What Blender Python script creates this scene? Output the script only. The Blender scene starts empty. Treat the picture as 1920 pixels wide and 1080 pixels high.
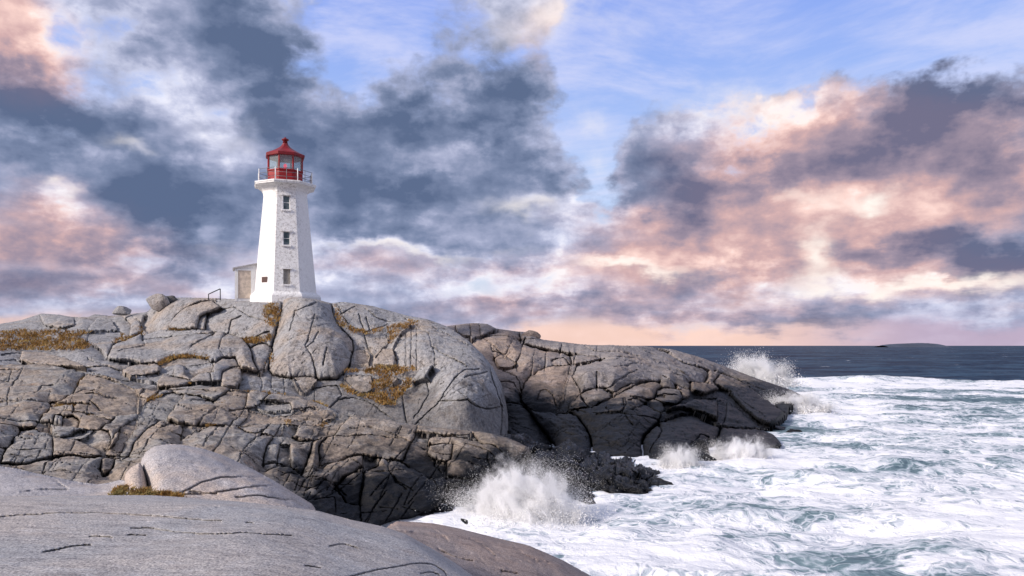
import bpy, bmesh, math, random
import numpy as np
from mathutils import Vector, Matrix, kdtree

# ------------------------------------------------------------------ camera
F = 1400.0          # focal length in pixels of a 1920 wide picture
HZ = 648.0          # horizon row
CAM = np.array([0.0, 0.0, 7.0])   # seven metres above the sea
scene = bpy.context.scene
col = scene.collection
cam_data = bpy.data.cameras.new('camera')
cam_data.sensor_width = 36.0
cam_data.lens = 36.0 * F / 1920.0
cam_data.shift_y = (HZ - 540.0) / 1920.0
cam_data.clip_start = 0.1
cam_data.clip_end = 100000.0
cam = bpy.data.objects.new('camera', cam_data)
cam.location = CAM
cam.rotation_euler = (math.radians(90), 0, 0)
col.objects.link(cam)
scene.camera = cam

# ------------------------------------------------------------------ light
scene.view_settings.view_transform = 'Standard'
scene.view_settings.look = 'None'
scene.view_settings.gamma = 1.0
scene.view_settings.exposure = 0.10
scene.view_settings.use_curve_mapping = False
scene.cycles.max_bounces = 12
scene.cycles.diffuse_bounces = 8
scene.cycles.volume_bounces = 8
scene.cycles.volume_step_rate = 0.6
scene.cycles.transparent_max_bounces = 16
SUN_DIR = Vector((-0.74, -0.47, 0.48)).normalized()     # towards the sun
sun_data = bpy.data.lights.new('sun', 'SUN')
sun_data.energy = 4.4
sun_data.angle = math.radians(12)
sun_data.color = (1.0, 0.89, 0.80)
sun = bpy.data.objects.new('sun', sun_data)
sun.rotation_euler = SUN_DIR.to_track_quat('Z', 'Y').to_euler()
sun.location = (-60, -30, 60)
col.objects.link(sun)


class NT:
    """small helper to write node graphs as expressions"""
    def __init__(self, tree):
        self.t = tree
        self.x = 0
    def node(self, kind, **kw):
        n = self.t.nodes.new(kind)
        self.x += 1
        n.location = (self.x * 30, -(self.x % 12) * 60)
        for k, v in kw.items():
            setattr(n, k, v)
        return n
    def put(self, sock, v):
        if isinstance(v, bpy.types.NodeSocket):
            self.t.links.new(v, sock)
        elif v is not None:
            sock.default_value = v
    def math(self, op, a, b=None, c=None, clamp=False):
        n = self.node('ShaderNodeMath', operation=op, use_clamp=clamp)
        self.put(n.inputs[0], a)
        if b is not None: self.put(n.inputs[1], b)
        if c is not None: self.put(n.inputs[2], c)
        return n.outputs[0]
    def vec(self, op, a, b=None, c=None):
        n = self.node('ShaderNodeVectorMath', operation=op)
        self.put(n.inputs[0], a)
        if op == 'SCALE':
            self.put(n.inputs['Scale'], b)
        else:
            if b is not None: self.put(n.inputs[1], b)
            if c is not None: self.put(n.inputs[2], c)
        return n.outputs['Value'] if op in ('DOT_PRODUCT', 'LENGTH', 'DISTANCE') else n.outputs['Vector']
    def comb(self, x, y, z):
        n = self.node('ShaderNodeCombineXYZ')
        for i, v in enumerate((x, y, z)): self.put(n.inputs[i], v)
        return n.outputs[0]
    def sep(self, v):
        n = self.node('ShaderNodeSeparateXYZ')
        self.put(n.inputs[0], v)
        return n.outputs
    def noise(self, vec, scale, detail=4, rough=0.55, lac=2.0, dist=0.0, out='Fac', norm=True):
        n = self.node('ShaderNodeTexNoise')
        n.normalize = norm
        self.put(n.inputs['Vector'], vec)
        n.inputs['Scale'].default_value = scale
        n.inputs['Detail'].default_value = detail
        n.inputs['Roughness'].default_value = rough
        n.inputs['Lacunarity'].default_value = lac
        n.inputs['Distortion'].default_value = dist
        return n.outputs[out]
    def voronoi(self, vec, scale, feature='F1', out='Distance', rand=1.0):
        n = self.node('ShaderNodeTexVoronoi', feature=feature)
        self.put(n.inputs['Vector'], vec)
        n.inputs['Scale'].default_value = scale
        n.inputs['Randomness'].default_value = rand
        return n.outputs[out]
    def smooth(self, v, lo, hi, a=0.0, b=1.0):
        n = self.node('ShaderNodeMapRange', interpolation_type='SMOOTHSTEP')
        self.put(n.inputs[0], v)
        n.inputs[1].default_value = lo; n.inputs[2].default_value = hi
        n.inputs[3].default_value = a; n.inputs[4].default_value = b
        return n.outputs[0]
    def mix(self, f, a, b, mode='MIX'):
        n = self.node('ShaderNodeMix', data_type='RGBA', blend_type=mode)
        self.put(n.inputs[0], f)
        self.put(n.inputs[6], (*a, 1) if isinstance(a, tuple) and len(a) == 3 else a)
        self.put(n.inputs[7], (*b, 1) if isinstance(b, tuple) and len(b) == 3 else b)
        return n.outputs[2]
    def ramp(self, f, stops, interp='LINEAR'):
        n = self.node('ShaderNodeValToRGB')
        n.color_ramp.interpolation = interp
        els = n.color_ramp.elements
        while len(els) < len(stops): els.new(0.5)
        for e, (p, c) in zip(els, stops):
            e.position = p; e.color = (*c, 1)
        self.put(n.inputs[0], f)
        return n.outputs[0]
    def bump(self, h, strength=0.5, dist=0.1, normal=None):
        n = self.node('ShaderNodeBump')
        n.inputs['Strength'].default_value = strength
        n.inputs['Distance'].default_value = dist
        self.put(n.inputs['Height'], h)
        if normal is not None: self.put(n.inputs['Normal'], normal)
        return n.outputs[0]


def srgb(r, g, b):
    f = lambda c: c / 12.92 if c <= 0.04045 else ((c + 0.055) / 1.055) ** 2.4
    return (f(r / 255), f(g / 255), f(b / 255))

# ------------------------------------------------------------------ sky
world = bpy.data.worlds.new('World')
scene.world = world
world.use_nodes = True
wt = world.node_tree
wt.nodes.clear()
W = NT(wt)

# large cloud shapes, read as column, row, half width, half height, amount
GAPS = [(720, 60, 190, 80, -.75), (1250, 80, 170, 110, -.95), (1560, 30, 300, 75, -1.0), (1850, 50, 200, 70, -.9), (1120, 220, 55, 100, -.65),
        (1090, 310, 40, 50, -.7), (230, 50, 90, 45, -.22), (640, 150, 50, 40, -.3), (1420, 110, 120, 50, -.5), (1820, 400, 160, 90, .5), (1500, 420, 300, 120, .25), (500, 400, 400, 150, .2)]
SHADE = '''40,130,90,50,50 130,190,120,60,50 60,280,120,50,45 200,240,70,40,30 430,60,90,70,55 500,140,70,70,55 560,110,50,40,30 530,230,60,60,35
330,330,120,50,30 290,400,90,60,45 380,390,90,60,45 330,460,80,25,35 700,220,80,50,40 780,230,60,50,45 880,190,80,50,45 960,160,50,60,40 990,260,60,80,45
900,270,70,40,40 660,340,90,50,45 760,370,90,50,45 850,350,80,50,40 640,430,80,40,30 760,440,120,22,35 600,280,50,40,30 1110,360,80,22,50 1000,480,60,22,40
1230,330,60,60,35 1300,370,50,60,45 1220,220,50,30,30 1640,130,60,32,60 1700,145,70,36,50 1780,170,80,30,40 1480,145,70,16,55 1720,240,60,40,45 1880,480,90,32,60
1780,470,100,25,45 1640,460,120,22,30 1890,190,40,30,35 1860,320,60,50,30 1310,520,80,18,35 1420,480,70,30,30 1120,575,120,16,30 1400,590,90,18,35 1550,602,100,16,35
150,500,160,20,30 80,545,120,20,30 700,545,150,20,25 950,570,120,16,25 1770,513,50,8,35 1650,300,60,40,25 1450,330,70,40,25
350,200,60,30,-25 420,240,60,30,-30 300,140,80,40,-12 240,280,40,14,-30 700,110,60,50,-40 820,300,60,18,-35 412,420,25,30,-40 690,470,150,12,-40
1400,230,120,40,-30 1450,310,220,100,15 1780,290,180,110,20 1500,200,90,30,-40 1330,200,90,25,-25 1600,370,70,32,-40 1700,385,70,30,-35 1480,370,50,30,-40 1780,290,60,30,-20 1230,400,60,25,-35
1040,392,90,22,-40 1540,470,40,40,-50 1180,500,80,13,-50 1050,490,60,18,-15 1760,532,160,14,-50 60,345,70,25,-15 120,372,30,18,-40 60,420,150,60,12 40,40,60,50,-60
600,525,600,45,-16 1250,545,500,45,-16 110,110,40,40,-30 1060,50,100,40,-50 1240,470,50,25,-25 1650,440,50,20,-20'''
SHADE = [(a, b, c, d, e / 130.0) for a, b, c, d, e in (tuple(float(v) for v in t.split(',')) for t in SHADE.split())]
PINK = [(1480, 270, 220, 110, .70), (1640, 370, 230, 80, .85), (1800, 290, 150, 110, .55), (1320, 430, 220, 70, .5), (60, 420, 170, 80, .48), (30, 60, 90, 80, .95),
        (140, 470, 220, 60, .25), (1050, 60, 110, 60, .35), (1250, 500, 260, 40, .45), (1700, 520, 300, 60, .45), (1250, 600, 300, 40, .35), (700, 500, 300, 30, .28), (250, 560, 300, 40, .25), (1000, 560, 300, 40, .25)]
GLOW = [(1060, 50, 110, 45, .55), (1610, 378, 40, 16, 1.3), (1505, 375, 28, 16, 1.1), (122, 372, 20, 14, 1.0), (1180, 503, 80, 13, 1.1), (1545, 480, 30, 34, .9),
        (1740, 530, 190, 16, 1.2), (1010, 402, 60, 18, .7), (420, 230, 60, 30, .18), (700, 476, 170, 10, .8), (1090, 290, 34, 55, .6), (230, 278, 36, 12, .5), (1400, 190, 130, 20, .4)]


def sky_px(px, py):
    az = math.atan2(px - 960.0, F)
    el = math.atan2((HZ - py) / F, math.hypot((px - 960.0) / F, 1.0))
    return az, el


def build_sky():
    direction = W.node('ShaderNodeTexCoord').outputs['Generated']
    sx, sy, sz = W.sep(direction)
    az = W.math('ARCTAN2', sx, sy)
    el = W.math('ARCSINE', sz)
    # a cloud deck seen from below: noise cells flatten towards the horizon
    zz = W.math('ADD', W.math('ABSOLUTE', sz), 0.25)
    deck = W.vec('SCALE', direction, W.math('DIVIDE', 1.0, zz))
    # positions are warped so that the large shapes come out ragged
    w1 = W.noise(deck, 2.0, 5, 0.60, out='Color')
    w2 = W.noise(direction, 11.0, 5, 0.58, out='Color')
    warp = W.vec('MULTIPLY_ADD', W.vec('SUBTRACT', w1, (0.5, 0.5, 0.5)), (0.13, 0.10, 0.0), W.vec('MULTIPLY', W.vec('SUBTRACT', w2, (0.5, 0.5, 0.5)), (0.10, 0.08, 0.0)))
    p = W.vec('ADD', warp, W.comb(az, el, 0.0))

    def field(blobs, base, pos=p):
        acc = base
        for (cx, cy, rx, ry, amp) in blobs:
            a, e = sky_px(cx, cy)
            ix, iy = F / rx, F / ry
            q = W.vec('MULTIPLY_ADD', pos, (ix, iy, 0.0), (-a * ix, -e * iy, 0.0))
            d = W.vec('DOT_PRODUCT', q, q)
            acc = W.math('MULTIPLY_ADD', W.math('POWER', 0.3679, d), amp, acc)
        return acc

    n_deck = W.noise(deck, 3.0, 5, 0.54, dist=0.2)
    squash = W.vec('MULTIPLY', direction, (1.0, 1.0, 1.6))
    n_puff = W.noise(squash, 7.5, 7, 0.56)
    n_lit = W.noise(W.vec('ADD', squash, (0.012, 0.0, -0.016)), 7.5, 5, 0.56)
    cov = field(GAPS, 0.68)
    cov = W.math('MULTIPLY_ADD', W.math('SUBTRACT', n_puff, 0.5), 1.5, cov)
    cov = W.math('MULTIPLY_ADD', W.math('SUBTRACT', n_deck, 0.5), 0.7, cov)
    n_fine = W.noise(squash, 26.0, 6, 0.60, dist=0.3)
    shade = field(SHADE, 0.47)
    shade = W.math('MULTIPLY_ADD', W.math('SUBTRACT', n_deck, 0.5), 0.75, shade)
    shade = W.math('MULTIPLY_ADD', W.math('SUBTRACT', n_puff, 0.5), 0.70, shade)
    shade = W.math('MULTIPLY_ADD', W.math('SUBTRACT', n_puff, n_lit), 1.1, shade)
    shade = W.math('MULTIPLY_ADD', W.math('SUBTRACT', n_fine, 0.5), 0.40, shade)
    cov = W.math('MULTIPLY_ADD', W.math('SUBTRACT', n_fine, 0.5), 0.5, cov)
    # heaped puffs: cells of a warped pattern, brighter on their crowns, and bright thin rims
    heap = W.voronoi(W.vec('ADD', W.vec('MULTIPLY', direction, (1.0, 1.0, 1.5)), W.vec('SCALE', W.vec('SUBTRACT', w2, (0.5, 0.5, 0.5)), 0.14)), 15.0, 'SMOOTH_F1')
    heap2 = W.voronoi(W.vec('ADD', squash, W.vec('SCALE', W.vec('SUBTRACT', w2, (0.5, 0.5, 0.5)), 0.10)), 36.0, 'F1')
    shade = W.math('MULTIPLY_ADD', W.math('SUBTRACT', heap, 0.42), 0.24, shade)
    shade = W.math('MULTIPLY_ADD', W.math('SUBTRACT', heap2, 0.42), 0.10, shade)
    cov = W.math('MULTIPLY_ADD', W.math('SUBTRACT', 0.42, heap), 0.30, cov)
    rim = W.math('MULTIPLY', W.smooth(cov, 0.34, 0.46), W.smooth(cov, 0.72, 0.50))
    shade = W.math('MULTIPLY_ADD', rim, -0.12, shade)
    pink = field(PINK, 0.12)
    pink = W.math('MULTIPLY_ADD', W.math('SUBTRACT', n_deck, 0.5), 0.8, pink, clamp=True)
    glow = field(GLOW, 0.0)
    glow = W.math('MULTIPLY', glow, W.smooth(n_puff, 0.36, 0.60), clamp=True)

    # clear sky between the clouds: the Nishita sky, brightened by a thin high veil
    nish = W.node('ShaderNodeTexSky', sky_type='NISHITA')
    nish.sun_disc = False
    nish.sun_elevation = math.asin(SUN_DIR.z)
    nish.sun_rotation = math.atan2(SUN_DIR.x, SUN_DIR.y)
    nish.air_density = 1.0
    nish.dust_density = 0.6
    nish.ozone_density = 2.5
    blue = W.vec('MULTIPLY', nish.outputs[0], (0.085, 0.090, 0.105))
    veil = W.ramp(W.math('MULTIPLY', el, 2.2), [(0.0, srgb(236, 214, 214)), (0.28, srgb(200, 224, 252)), (0.62, srgb(172, 198, 252)), (1.0, srgb(138, 168, 250))])
    clear = W.mix(0.80, blue, veil)
    # thin high cloud drawn across the gaps
    cirrus = W.noise(W.vec('MULTIPLY', deck, (1.0, 1.6, 1.0)), 1.6, 7, 0.62, dist=0.8)
    clear = W.mix(W.math('MULTIPLY', W.smooth(cirrus, 0.42, 0.68), 0.60), clear, srgb(222, 222, 246))
    grey = W.ramp(shade, [(0.0, srgb(240, 240, 252)), (0.22, srgb(202, 206, 230)), (0.46, srgb(162, 169, 198)), (0.72, srgb(122, 135, 166)), (1.0, srgb(90, 106, 138))])
    rosy = W.ramp(shade, [(0.0, srgb(255, 240, 234)), (0.20, srgb(246, 210, 202)), (0.44, srgb(208, 172, 172)), (0.70, srgb(160, 144, 160)), (1.0, srgb(112, 110, 136))])
    cloud = W.mix(W.smooth(pink, 0.18, 0.85), grey, rosy)
    out = W.mix(W.smooth(cov, 0.22, 0.54), clear, cloud)
    # light breaking through
    out = W.mix(glow, out, srgb(255, 246, 238))
    # low band over the sea where the light comes in under the clouds
    band = W.math('MULTIPLY', W.smooth(W.sep(p)[1], 0.044, 0.012), W.smooth(el, 0.052, 0.020))
    bandc = W.mix(W.smooth(az, 0.28, 0.52), srgb(252, 212, 194), srgb(192, 172, 194))
    out = W.mix(W.math('MULTIPLY', band, 0.85), out, bandc)
    bg = W.node('ShaderNodeBackground')
    W.put(bg.inputs[0], out)
    bg.inputs[1].default_value = 1.0
    o = W.node('ShaderNodeOutputWorld')
    wt.links.new(bg.outputs[0], o.inputs[0])


build_sky()
world.cycles.sampling_method = 'MANUAL'
world.cycles.sample_map_resolution = 256

# ------------------------------------------------------------------ materials
def new_mat(name):
    m = bpy.data.materials.new(name)
    m.use_nodes = True
    nt = m.node_tree
    nt.nodes.clear()
    n = NT(nt)
    b = n.node('ShaderNodeBsdfPrincipled')
    o = n.node('ShaderNodeOutputMaterial')
    nt.links.new(b.outputs[0], o.inputs[0])
    return m, n, b


def plain(name, colour, rough=0.6, metal=0.0, vary=0.12, scale=3.0, bump=0.0):
    m, n, b = new_mat(name)
    pos = n.node('ShaderNodeNewGeometry').outputs['Position']
    f = n.noise(pos, scale, 5, 0.6)
    dark = tuple(c * (1 - vary) for c in colour)
    lite = tuple(min(1, c * (1 + vary)) for c in colour)
    n.put(b.inputs['Base Color'], n.mix(n.smooth(f, 0.3, 0.7), dark, lite))
    b.inputs['Roughness'].default_value = rough
    b.inputs['Metallic'].default_value = metal
    if bump:
        n.put(b.inputs['Normal'], n.bump(n.noise(pos, scale * 6, 5, 0.6), bump, 0.02))
    return m


def granite(name, warm, cool, dark, grain, wet_lo=-2.0, wet_hi=-1.0, lichen=0.3, streak=0.35, foliate=(1.0, 1.0, 1.0), rust=0.35, big=0.35, bumpd=0.05, grit=1.0, gloss=(0.45, 0.07), zone=None):
    """weathered granite: broad warm and cool patches, dark lichen blotches, rust
    tints, mineral grain and a black sea-washed zone up to a ragged tide mark"""
    m, n, b = new_mat(name)
    geo = n.node('ShaderNodeNewGeometry')
    pos = geo.outputs['Position']
    info = n.node('ShaderNodeObjectInfo')
    rnd = info.outputs['Random']
    f1 = n.noise(pos, big, 5, 0.6, dist=0.6)
    f1 = n.math('MULTIPLY_ADD', n.math('SUBTRACT', rnd, 0.5), 0.30, f1)
    base = n.mix(n.smooth(f1, 0.36, 0.64), warm, cool)
    # lichen blotches and streaks along the foliation
    f2 = n.noise(pos, 2.3, 7, 0.68, dist=0.4)
    base = n.mix(n.math('MULTIPLY', n.smooth(f2, 0.52, 0.70), lichen), base, dark)
    sv = n.vec('MULTIPLY', pos, foliate)
    f3 = n.noise(sv, 1.6, 6, 0.65, dist=0.8)
    base = n.mix(n.math('MULTIPLY', n.smooth(f3, 0.50, 0.66), streak), base, dark)
    pale = tuple(min(1.0, c * 1.35 + 0.03) for c in cool)
    base = n.mix(n.math('MULTIPLY', n.smooth(f3, 0.46, 0.34), 0.35), base, pale)
    f4 = n.noise(pos, 0.9, 6, 0.7)
    base = n.mix(n.math('MULTIPLY', n.smooth(f4, 0.58, 0.74), rust), base, (0.36, 0.19, 0.09))
    # grain of the crystals
    g = n.noise(pos, grain, 3, 0.8)
    base = n.mix(n.smooth(g, 0.30, 0.70), n.mix(1.0, base, tuple(1 - (1 - v) * grit for v in (0.56, 0.56, 0.58)), 'MULTIPLY'), n.mix(1.0, base, tuple(1 + (v - 1) * grit for v in (1.34, 1.33, 1.32)), 'MULTIPLY'))
    # dark mica and lichen specks, pale feldspar
    sp = n.voronoi(pos, grain * 0.45, 'F1')
    sn = n.noise(pos, grain * 0.12, 4, 0.7)
    base = n.mix(n.math('MULTIPLY', n.smooth(sp, 0.22, 0.10), n.math('MULTIPLY', n.smooth(sn, 0.42, 0.62), 0.55 * grit)), base, dark)
    z = n.sep(pos)[2]
    if zone:
        # splash zone: brown-black crust lichen in ragged sheets and runs
        zn = n.noise(n.vec('MULTIPLY', pos, (1.0, 1.0, 0.35)), 0.55, 8, 0.66, dist=0.4)
        zl = n.math('MULTIPLY_ADD', n.math('SUBTRACT', zn, 0.5), -9.0, z)
        base = n.mix(n.math('MULTIPLY', n.smooth(zl, zone[1], zone[0]), zone[2]), base, n.mix(n.smooth(f2, 0.4, 0.6), (0.11, 0.088, 0.070), (0.065, 0.060, 0.058)))
    # tide mark
    zz = n.math('MULTIPLY_ADD', n.math('SUBTRACT', n.noise(pos, 0.5, 8, 0.68), 0.5), -3.6, z)
    wet = n.smooth(zz, wet_hi, wet_lo)
    wetc = n.mix(n.smooth(f2, 0.35, 0.65), (0.006, 0.008, 0.012), (0.018, 0.018, 0.020))
    base = n.mix(n.math('MULTIPLY', wet, 0.99), base, wetc)
    n.put(b.inputs['Base Color'], base)
    n.put(b.inputs['Roughness'], n.math('MULTIPLY_ADD', wet, gloss[0] - 0.8, n.math('MULTIPLY_ADD', f2, 0.15, 0.72)))
    n.put(b.inputs['Specular IOR Level'], n.math('MULTIPLY_ADD', wet, gloss[1] - 0.09, 0.09))
    h = n.math('ADD', n.math('MULTIPLY', n.noise(sv, 3.0, 8, 0.66, dist=0.5), 1.0), n.math('MULTIPLY', n.noise(pos, 9.0, 6, 0.7), 0.5))
    bm = n.bump(h, 0.9, bumpd * 2.2)
    bm = n.bump(g, 0.5, bumpd * 0.25, bm)
    n.put(b.inputs['Normal'], bm)
    return m


M = {}
M['knoll'] = granite('granite_upper', (0.38, 0.325, 0.275), (0.33, 0.33, 0.335), (0.075, 0.068, 0.064), 9.0, 0.5, 1.2, lichen=0.60, streak=0.60, foliate=(1.6, .8, .5), rust=0.30, big=0.22, zone=(3.4, 5.0, 0.55))
M['shelf'] = granite('granite_shelf', (0.34, 0.28, 0.225), (0.31, 0.30, 0.285), (0.055, 0.046, 0.042), 10.0, 1.5, 2.2, lichen=0.45, streak=0.50, foliate=(.7, .5, 2.6), rust=0.45, big=0.30, bumpd=0.045, zone=(1.9, 3.2, 0.50))
M['head'] = granite('granite_headland', (0.35, 0.275, 0.225), (0.27, 0.25, 0.245), (0.08, 0.072, 0.070), 8.0, 2.4, 3.1, lichen=0.40, streak=0.45, foliate=(.5, .5, 2.0), rust=0.25, big=0.2, zone=(3.2, 4.6, 0.60))
M['slab'] = granite('granite_slab', (0.47, 0.435, 0.41), (0.41, 0.415, 0.425), (0.20, 0.19, 0.195), 55.0, lichen=0.40, streak=0.42, foliate=(1.2, 5.0, 4.0), rust=0.10, big=0.45, bumpd=0.014, grit=1.45)
M['boulder'] = granite('granite_boulder', (0.50, 0.42, 0.36), (0.43, 0.415, 0.42), (0.17, 0.16, 0.15), 42.0, lichen=0.25, streak=0.20, foliate=(2, 2, 2), rust=0.15, big=0.5, bumpd=0.014, grit=1.3)
M['pinkslab'] = granite('granite_pink', (0.39, 0.30, 0.255), (0.33, 0.285, 0.27), (0.13, 0.11, 0.11), 45.0, 1.2, 2.6, lichen=0.35, streak=0.55, foliate=(1.0, 3.0, 4.0), rust=0.12, big=0.4, bumpd=0.016, grit=1.3)
M['wetrock'] = granite('wet_rock', (0.12, 0.10, 0.09), (0.09, 0.09, 0.095), (0.03, 0.03, 0.03), 9.0, 3.0, 4.0, lichen=0.5, streak=0.5, foliate=(.6, .6, 2), rust=0.2, gloss=(0.24, 0.35), bumpd=0.12)
M['ridge_dark'] = granite('dark_granite', (0.13, 0.12, 0.115), (0.10, 0.105, 0.11), (0.04, 0.04, 0.04), 9.0, rust=0.1)

# ------------------------------------------------------------------ rock tools
RNG = np.random.RandomState(7)
_perm = RNG.permutation(256)
_perm = np.concatenate([_perm, _perm, _perm])
_grad = RNG.normal(size=(256, 3))
_grad /= np.linalg.norm(_grad, axis=1)[:, None]


def perlin(p):
    p = np.asarray(p, dtype=float)
    i = np.floor(p).astype(int)
    f = p - i
    i &= 255
    u = f * f * f * (f * (f * 6 - 15) + 10)
    res = 0.0
    for dx in (0, 1):
        for dy in (0, 1):
            for dz in (0, 1):
                h = _perm[_perm[_perm[(i[:, 0] + dx)] + i[:, 1] + dy] + i[:, 2] + dz]
                g = _grad[h]
                d = g[:, 0] * (f[:, 0] - dx) + g[:, 1] * (f[:, 1] - dy) + g[:, 2] * (f[:, 2] - dz)
                w = (u[:, 0] if dx else 1 - u[:, 0]) * (u[:, 1] if dy else 1 - u[:, 1]) * (u[:, 2] if dz else 1 - u[:, 2])
                res = res + w * d
    return res


def fbm(p, octaves=4, gain=0.5):
    a, r, q = 1.0, 0.0, np.asarray(p, dtype=float)
    for k in range(octaves):
        r = r + a * perlin(q + k * 17.3)
        q = q * 2.03
        a *= gain
    return r


ZOOMS = {'R2': (0, 520, 3.6), 'R3': (440, 540, 3.6), 'R4': (0, 780, 3.0968), 'R5': (560, 780, 3.4286), 'R6': (840, 580, 2.743),
         'G1': (0, 680, 4.8), 'G2': (360, 700, 4.8), 'G3': (560, 770, 4.8), 'G4': (840, 590, 4.8), 'G5': (1120, 640, 4.8), 'G6': (940, 770, 4.8), 'P': (0, 0, 1.0)}


def read(zoom, text):
    """'x,y x,y; x,y x,y' in the units of an enlarged view -> polylines in photo pixels"""
    ox, oy, s = ZOOMS[zoom]
    out = []
    for line in text.replace('\n', ' ').split(';'):
        pts = [tuple(float(v) for v in t.split(',')) for t in line.split()]
        if len(pts) > 1:
            out.append(np.array([(ox + x / s, oy + y / s) for x, y in pts]))
    return out


def resample(poly, step, jitter=0.0, seed=0, closed=False):
    """Catmull-Rom through the points, sampled evenly, with a natural wander"""
    P = [np.array(q, float) for q in poly]
    if closed: P = P + [P[0]]
    if len(P) == 2: P = [P[0], (P[0] + P[1]) / 2, P[1]]
    ext = [2 * P[0] - P[1]] + P + [2 * P[-1] - P[-2]]
    pts = []
    for k in range(1, len(ext) - 2):
        a, b, c, d = ext[k - 1], ext[k], ext[k + 1], ext[k + 2]
        n = max(2, int(np.linalg.norm(c - b) / step))
        t = np.linspace(0, 1, n, endpoint=False)[:, None]
        cr = 0.5 * ((2 * b) + (-a + c) * t + (2 * a - 5 * b + 4 * c - d) * t ** 2 + (-a + 3 * b - 3 * c + d) * t ** 3)
        ln = b + (c - b) * t
        pts.append(0.3 * cr + 0.7 * ln)
    pts.append(P[-1][None])
    pts = np.concatenate(pts)
    if jitter:
        q = np.column_stack([pts * 0.16, np.full(len(pts), seed * 3.7)])
        pts = pts + jitter * np.column_stack([fbm(q, 3, 0.6), fbm(q + 41.0, 3, 0.6)]) * 1.1
    return pts


def inside(px, py, poly):
    r = np.zeros(px.shape, bool)
    n = len(poly)
    for i in range(n):
        x1, y1 = poly[i]; x2, y2 = poly[(i + 1) % n]
        if y1 == y2: continue
        c = ((y1 > py) != (y2 > py)) & (px < (x2 - x1) * (py - y1) / (y2 - y1) + x1)
        r ^= c
    return r


class Depth:
    """smooth distance along the view axis through surveyed points (thin plate on 1/d)"""
    def __init__(self, pts):
        a = np.array(pts, float)
        self.xy = a[:, :2] / 200.0
        n = len(a)
        K = self.k(self.xy, self.xy) + np.eye(n) * 0.02
        Pm = np.column_stack([np.ones(n), self.xy])
        A = np.block([[K, Pm], [Pm.T, np.zeros((3, 3))]])
        self.w = np.linalg.solve(A, np.concatenate([1.0 / a[:, 2], np.zeros(3)]))
    @staticmethod
    def k(a, b):
        r2 = ((a[:, None, :] - b[None, :, :]) ** 2).sum(-1)
        return 0.5 * r2 * np.log(r2 + 1e-9)
    def __call__(self, px, py):
        q = np.column_stack([np.ravel(px), np.ravel(py)]) / 200.0
        out = np.empty(len(q))
        for s in range(0, len(q), 40000):
            c = q[s:s + 40000]
            out[s:s + 40000] = self.k(c, self.xy) @ self.w[:-3] + self.w[-3] + c @ self.w[-2:]
        return (1.0 / np.clip(out, 1 / 400.0, 1 / 2.0)).reshape(np.shape(px))


def unproject(px, py, d):
    return np.stack([CAM[0] + (px - 960.0) / F * d, CAM[1] + d, CAM[2] + (HZ - py) / F * d], -1)


def kd_of(pts):
    kd = kdtree.KDTree(len(pts))
    for i, p in enumerate(pts): kd.insert((p[0], p[1], 0.0), i)
    kd.balance()
    return kd


def kd_dist(kd, px, py, far=1e3):
    f = kd.find
    return np.array([f((x, y, 0.0))[2] for x, y in zip(px, py)])


def mesh_obj(name, verts, faces, mat, parent=None, smooth=True):
    me = bpy.data.meshes.new(name)
    me.from_pydata(np.asarray(verts).tolist(), [], faces if isinstance(faces, list) else faces.tolist())
    me.materials.append(mat)
    if smooth: me.polygons.foreach_set('use_smooth', np.ones(len(me.polygons), bool))
    me.update()
    o = bpy.data.objects.new(name, me)
    col.objects.link(o)
    if parent is not None: o.parent = parent
    return o


def tag(o, label=None, cat=None, group=None, kind=None):
    if label: o['label'] = label
    if cat: o['category'] = cat
    if group: o['group'] = group
    if kind: o['kind'] = kind
    return o


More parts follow.
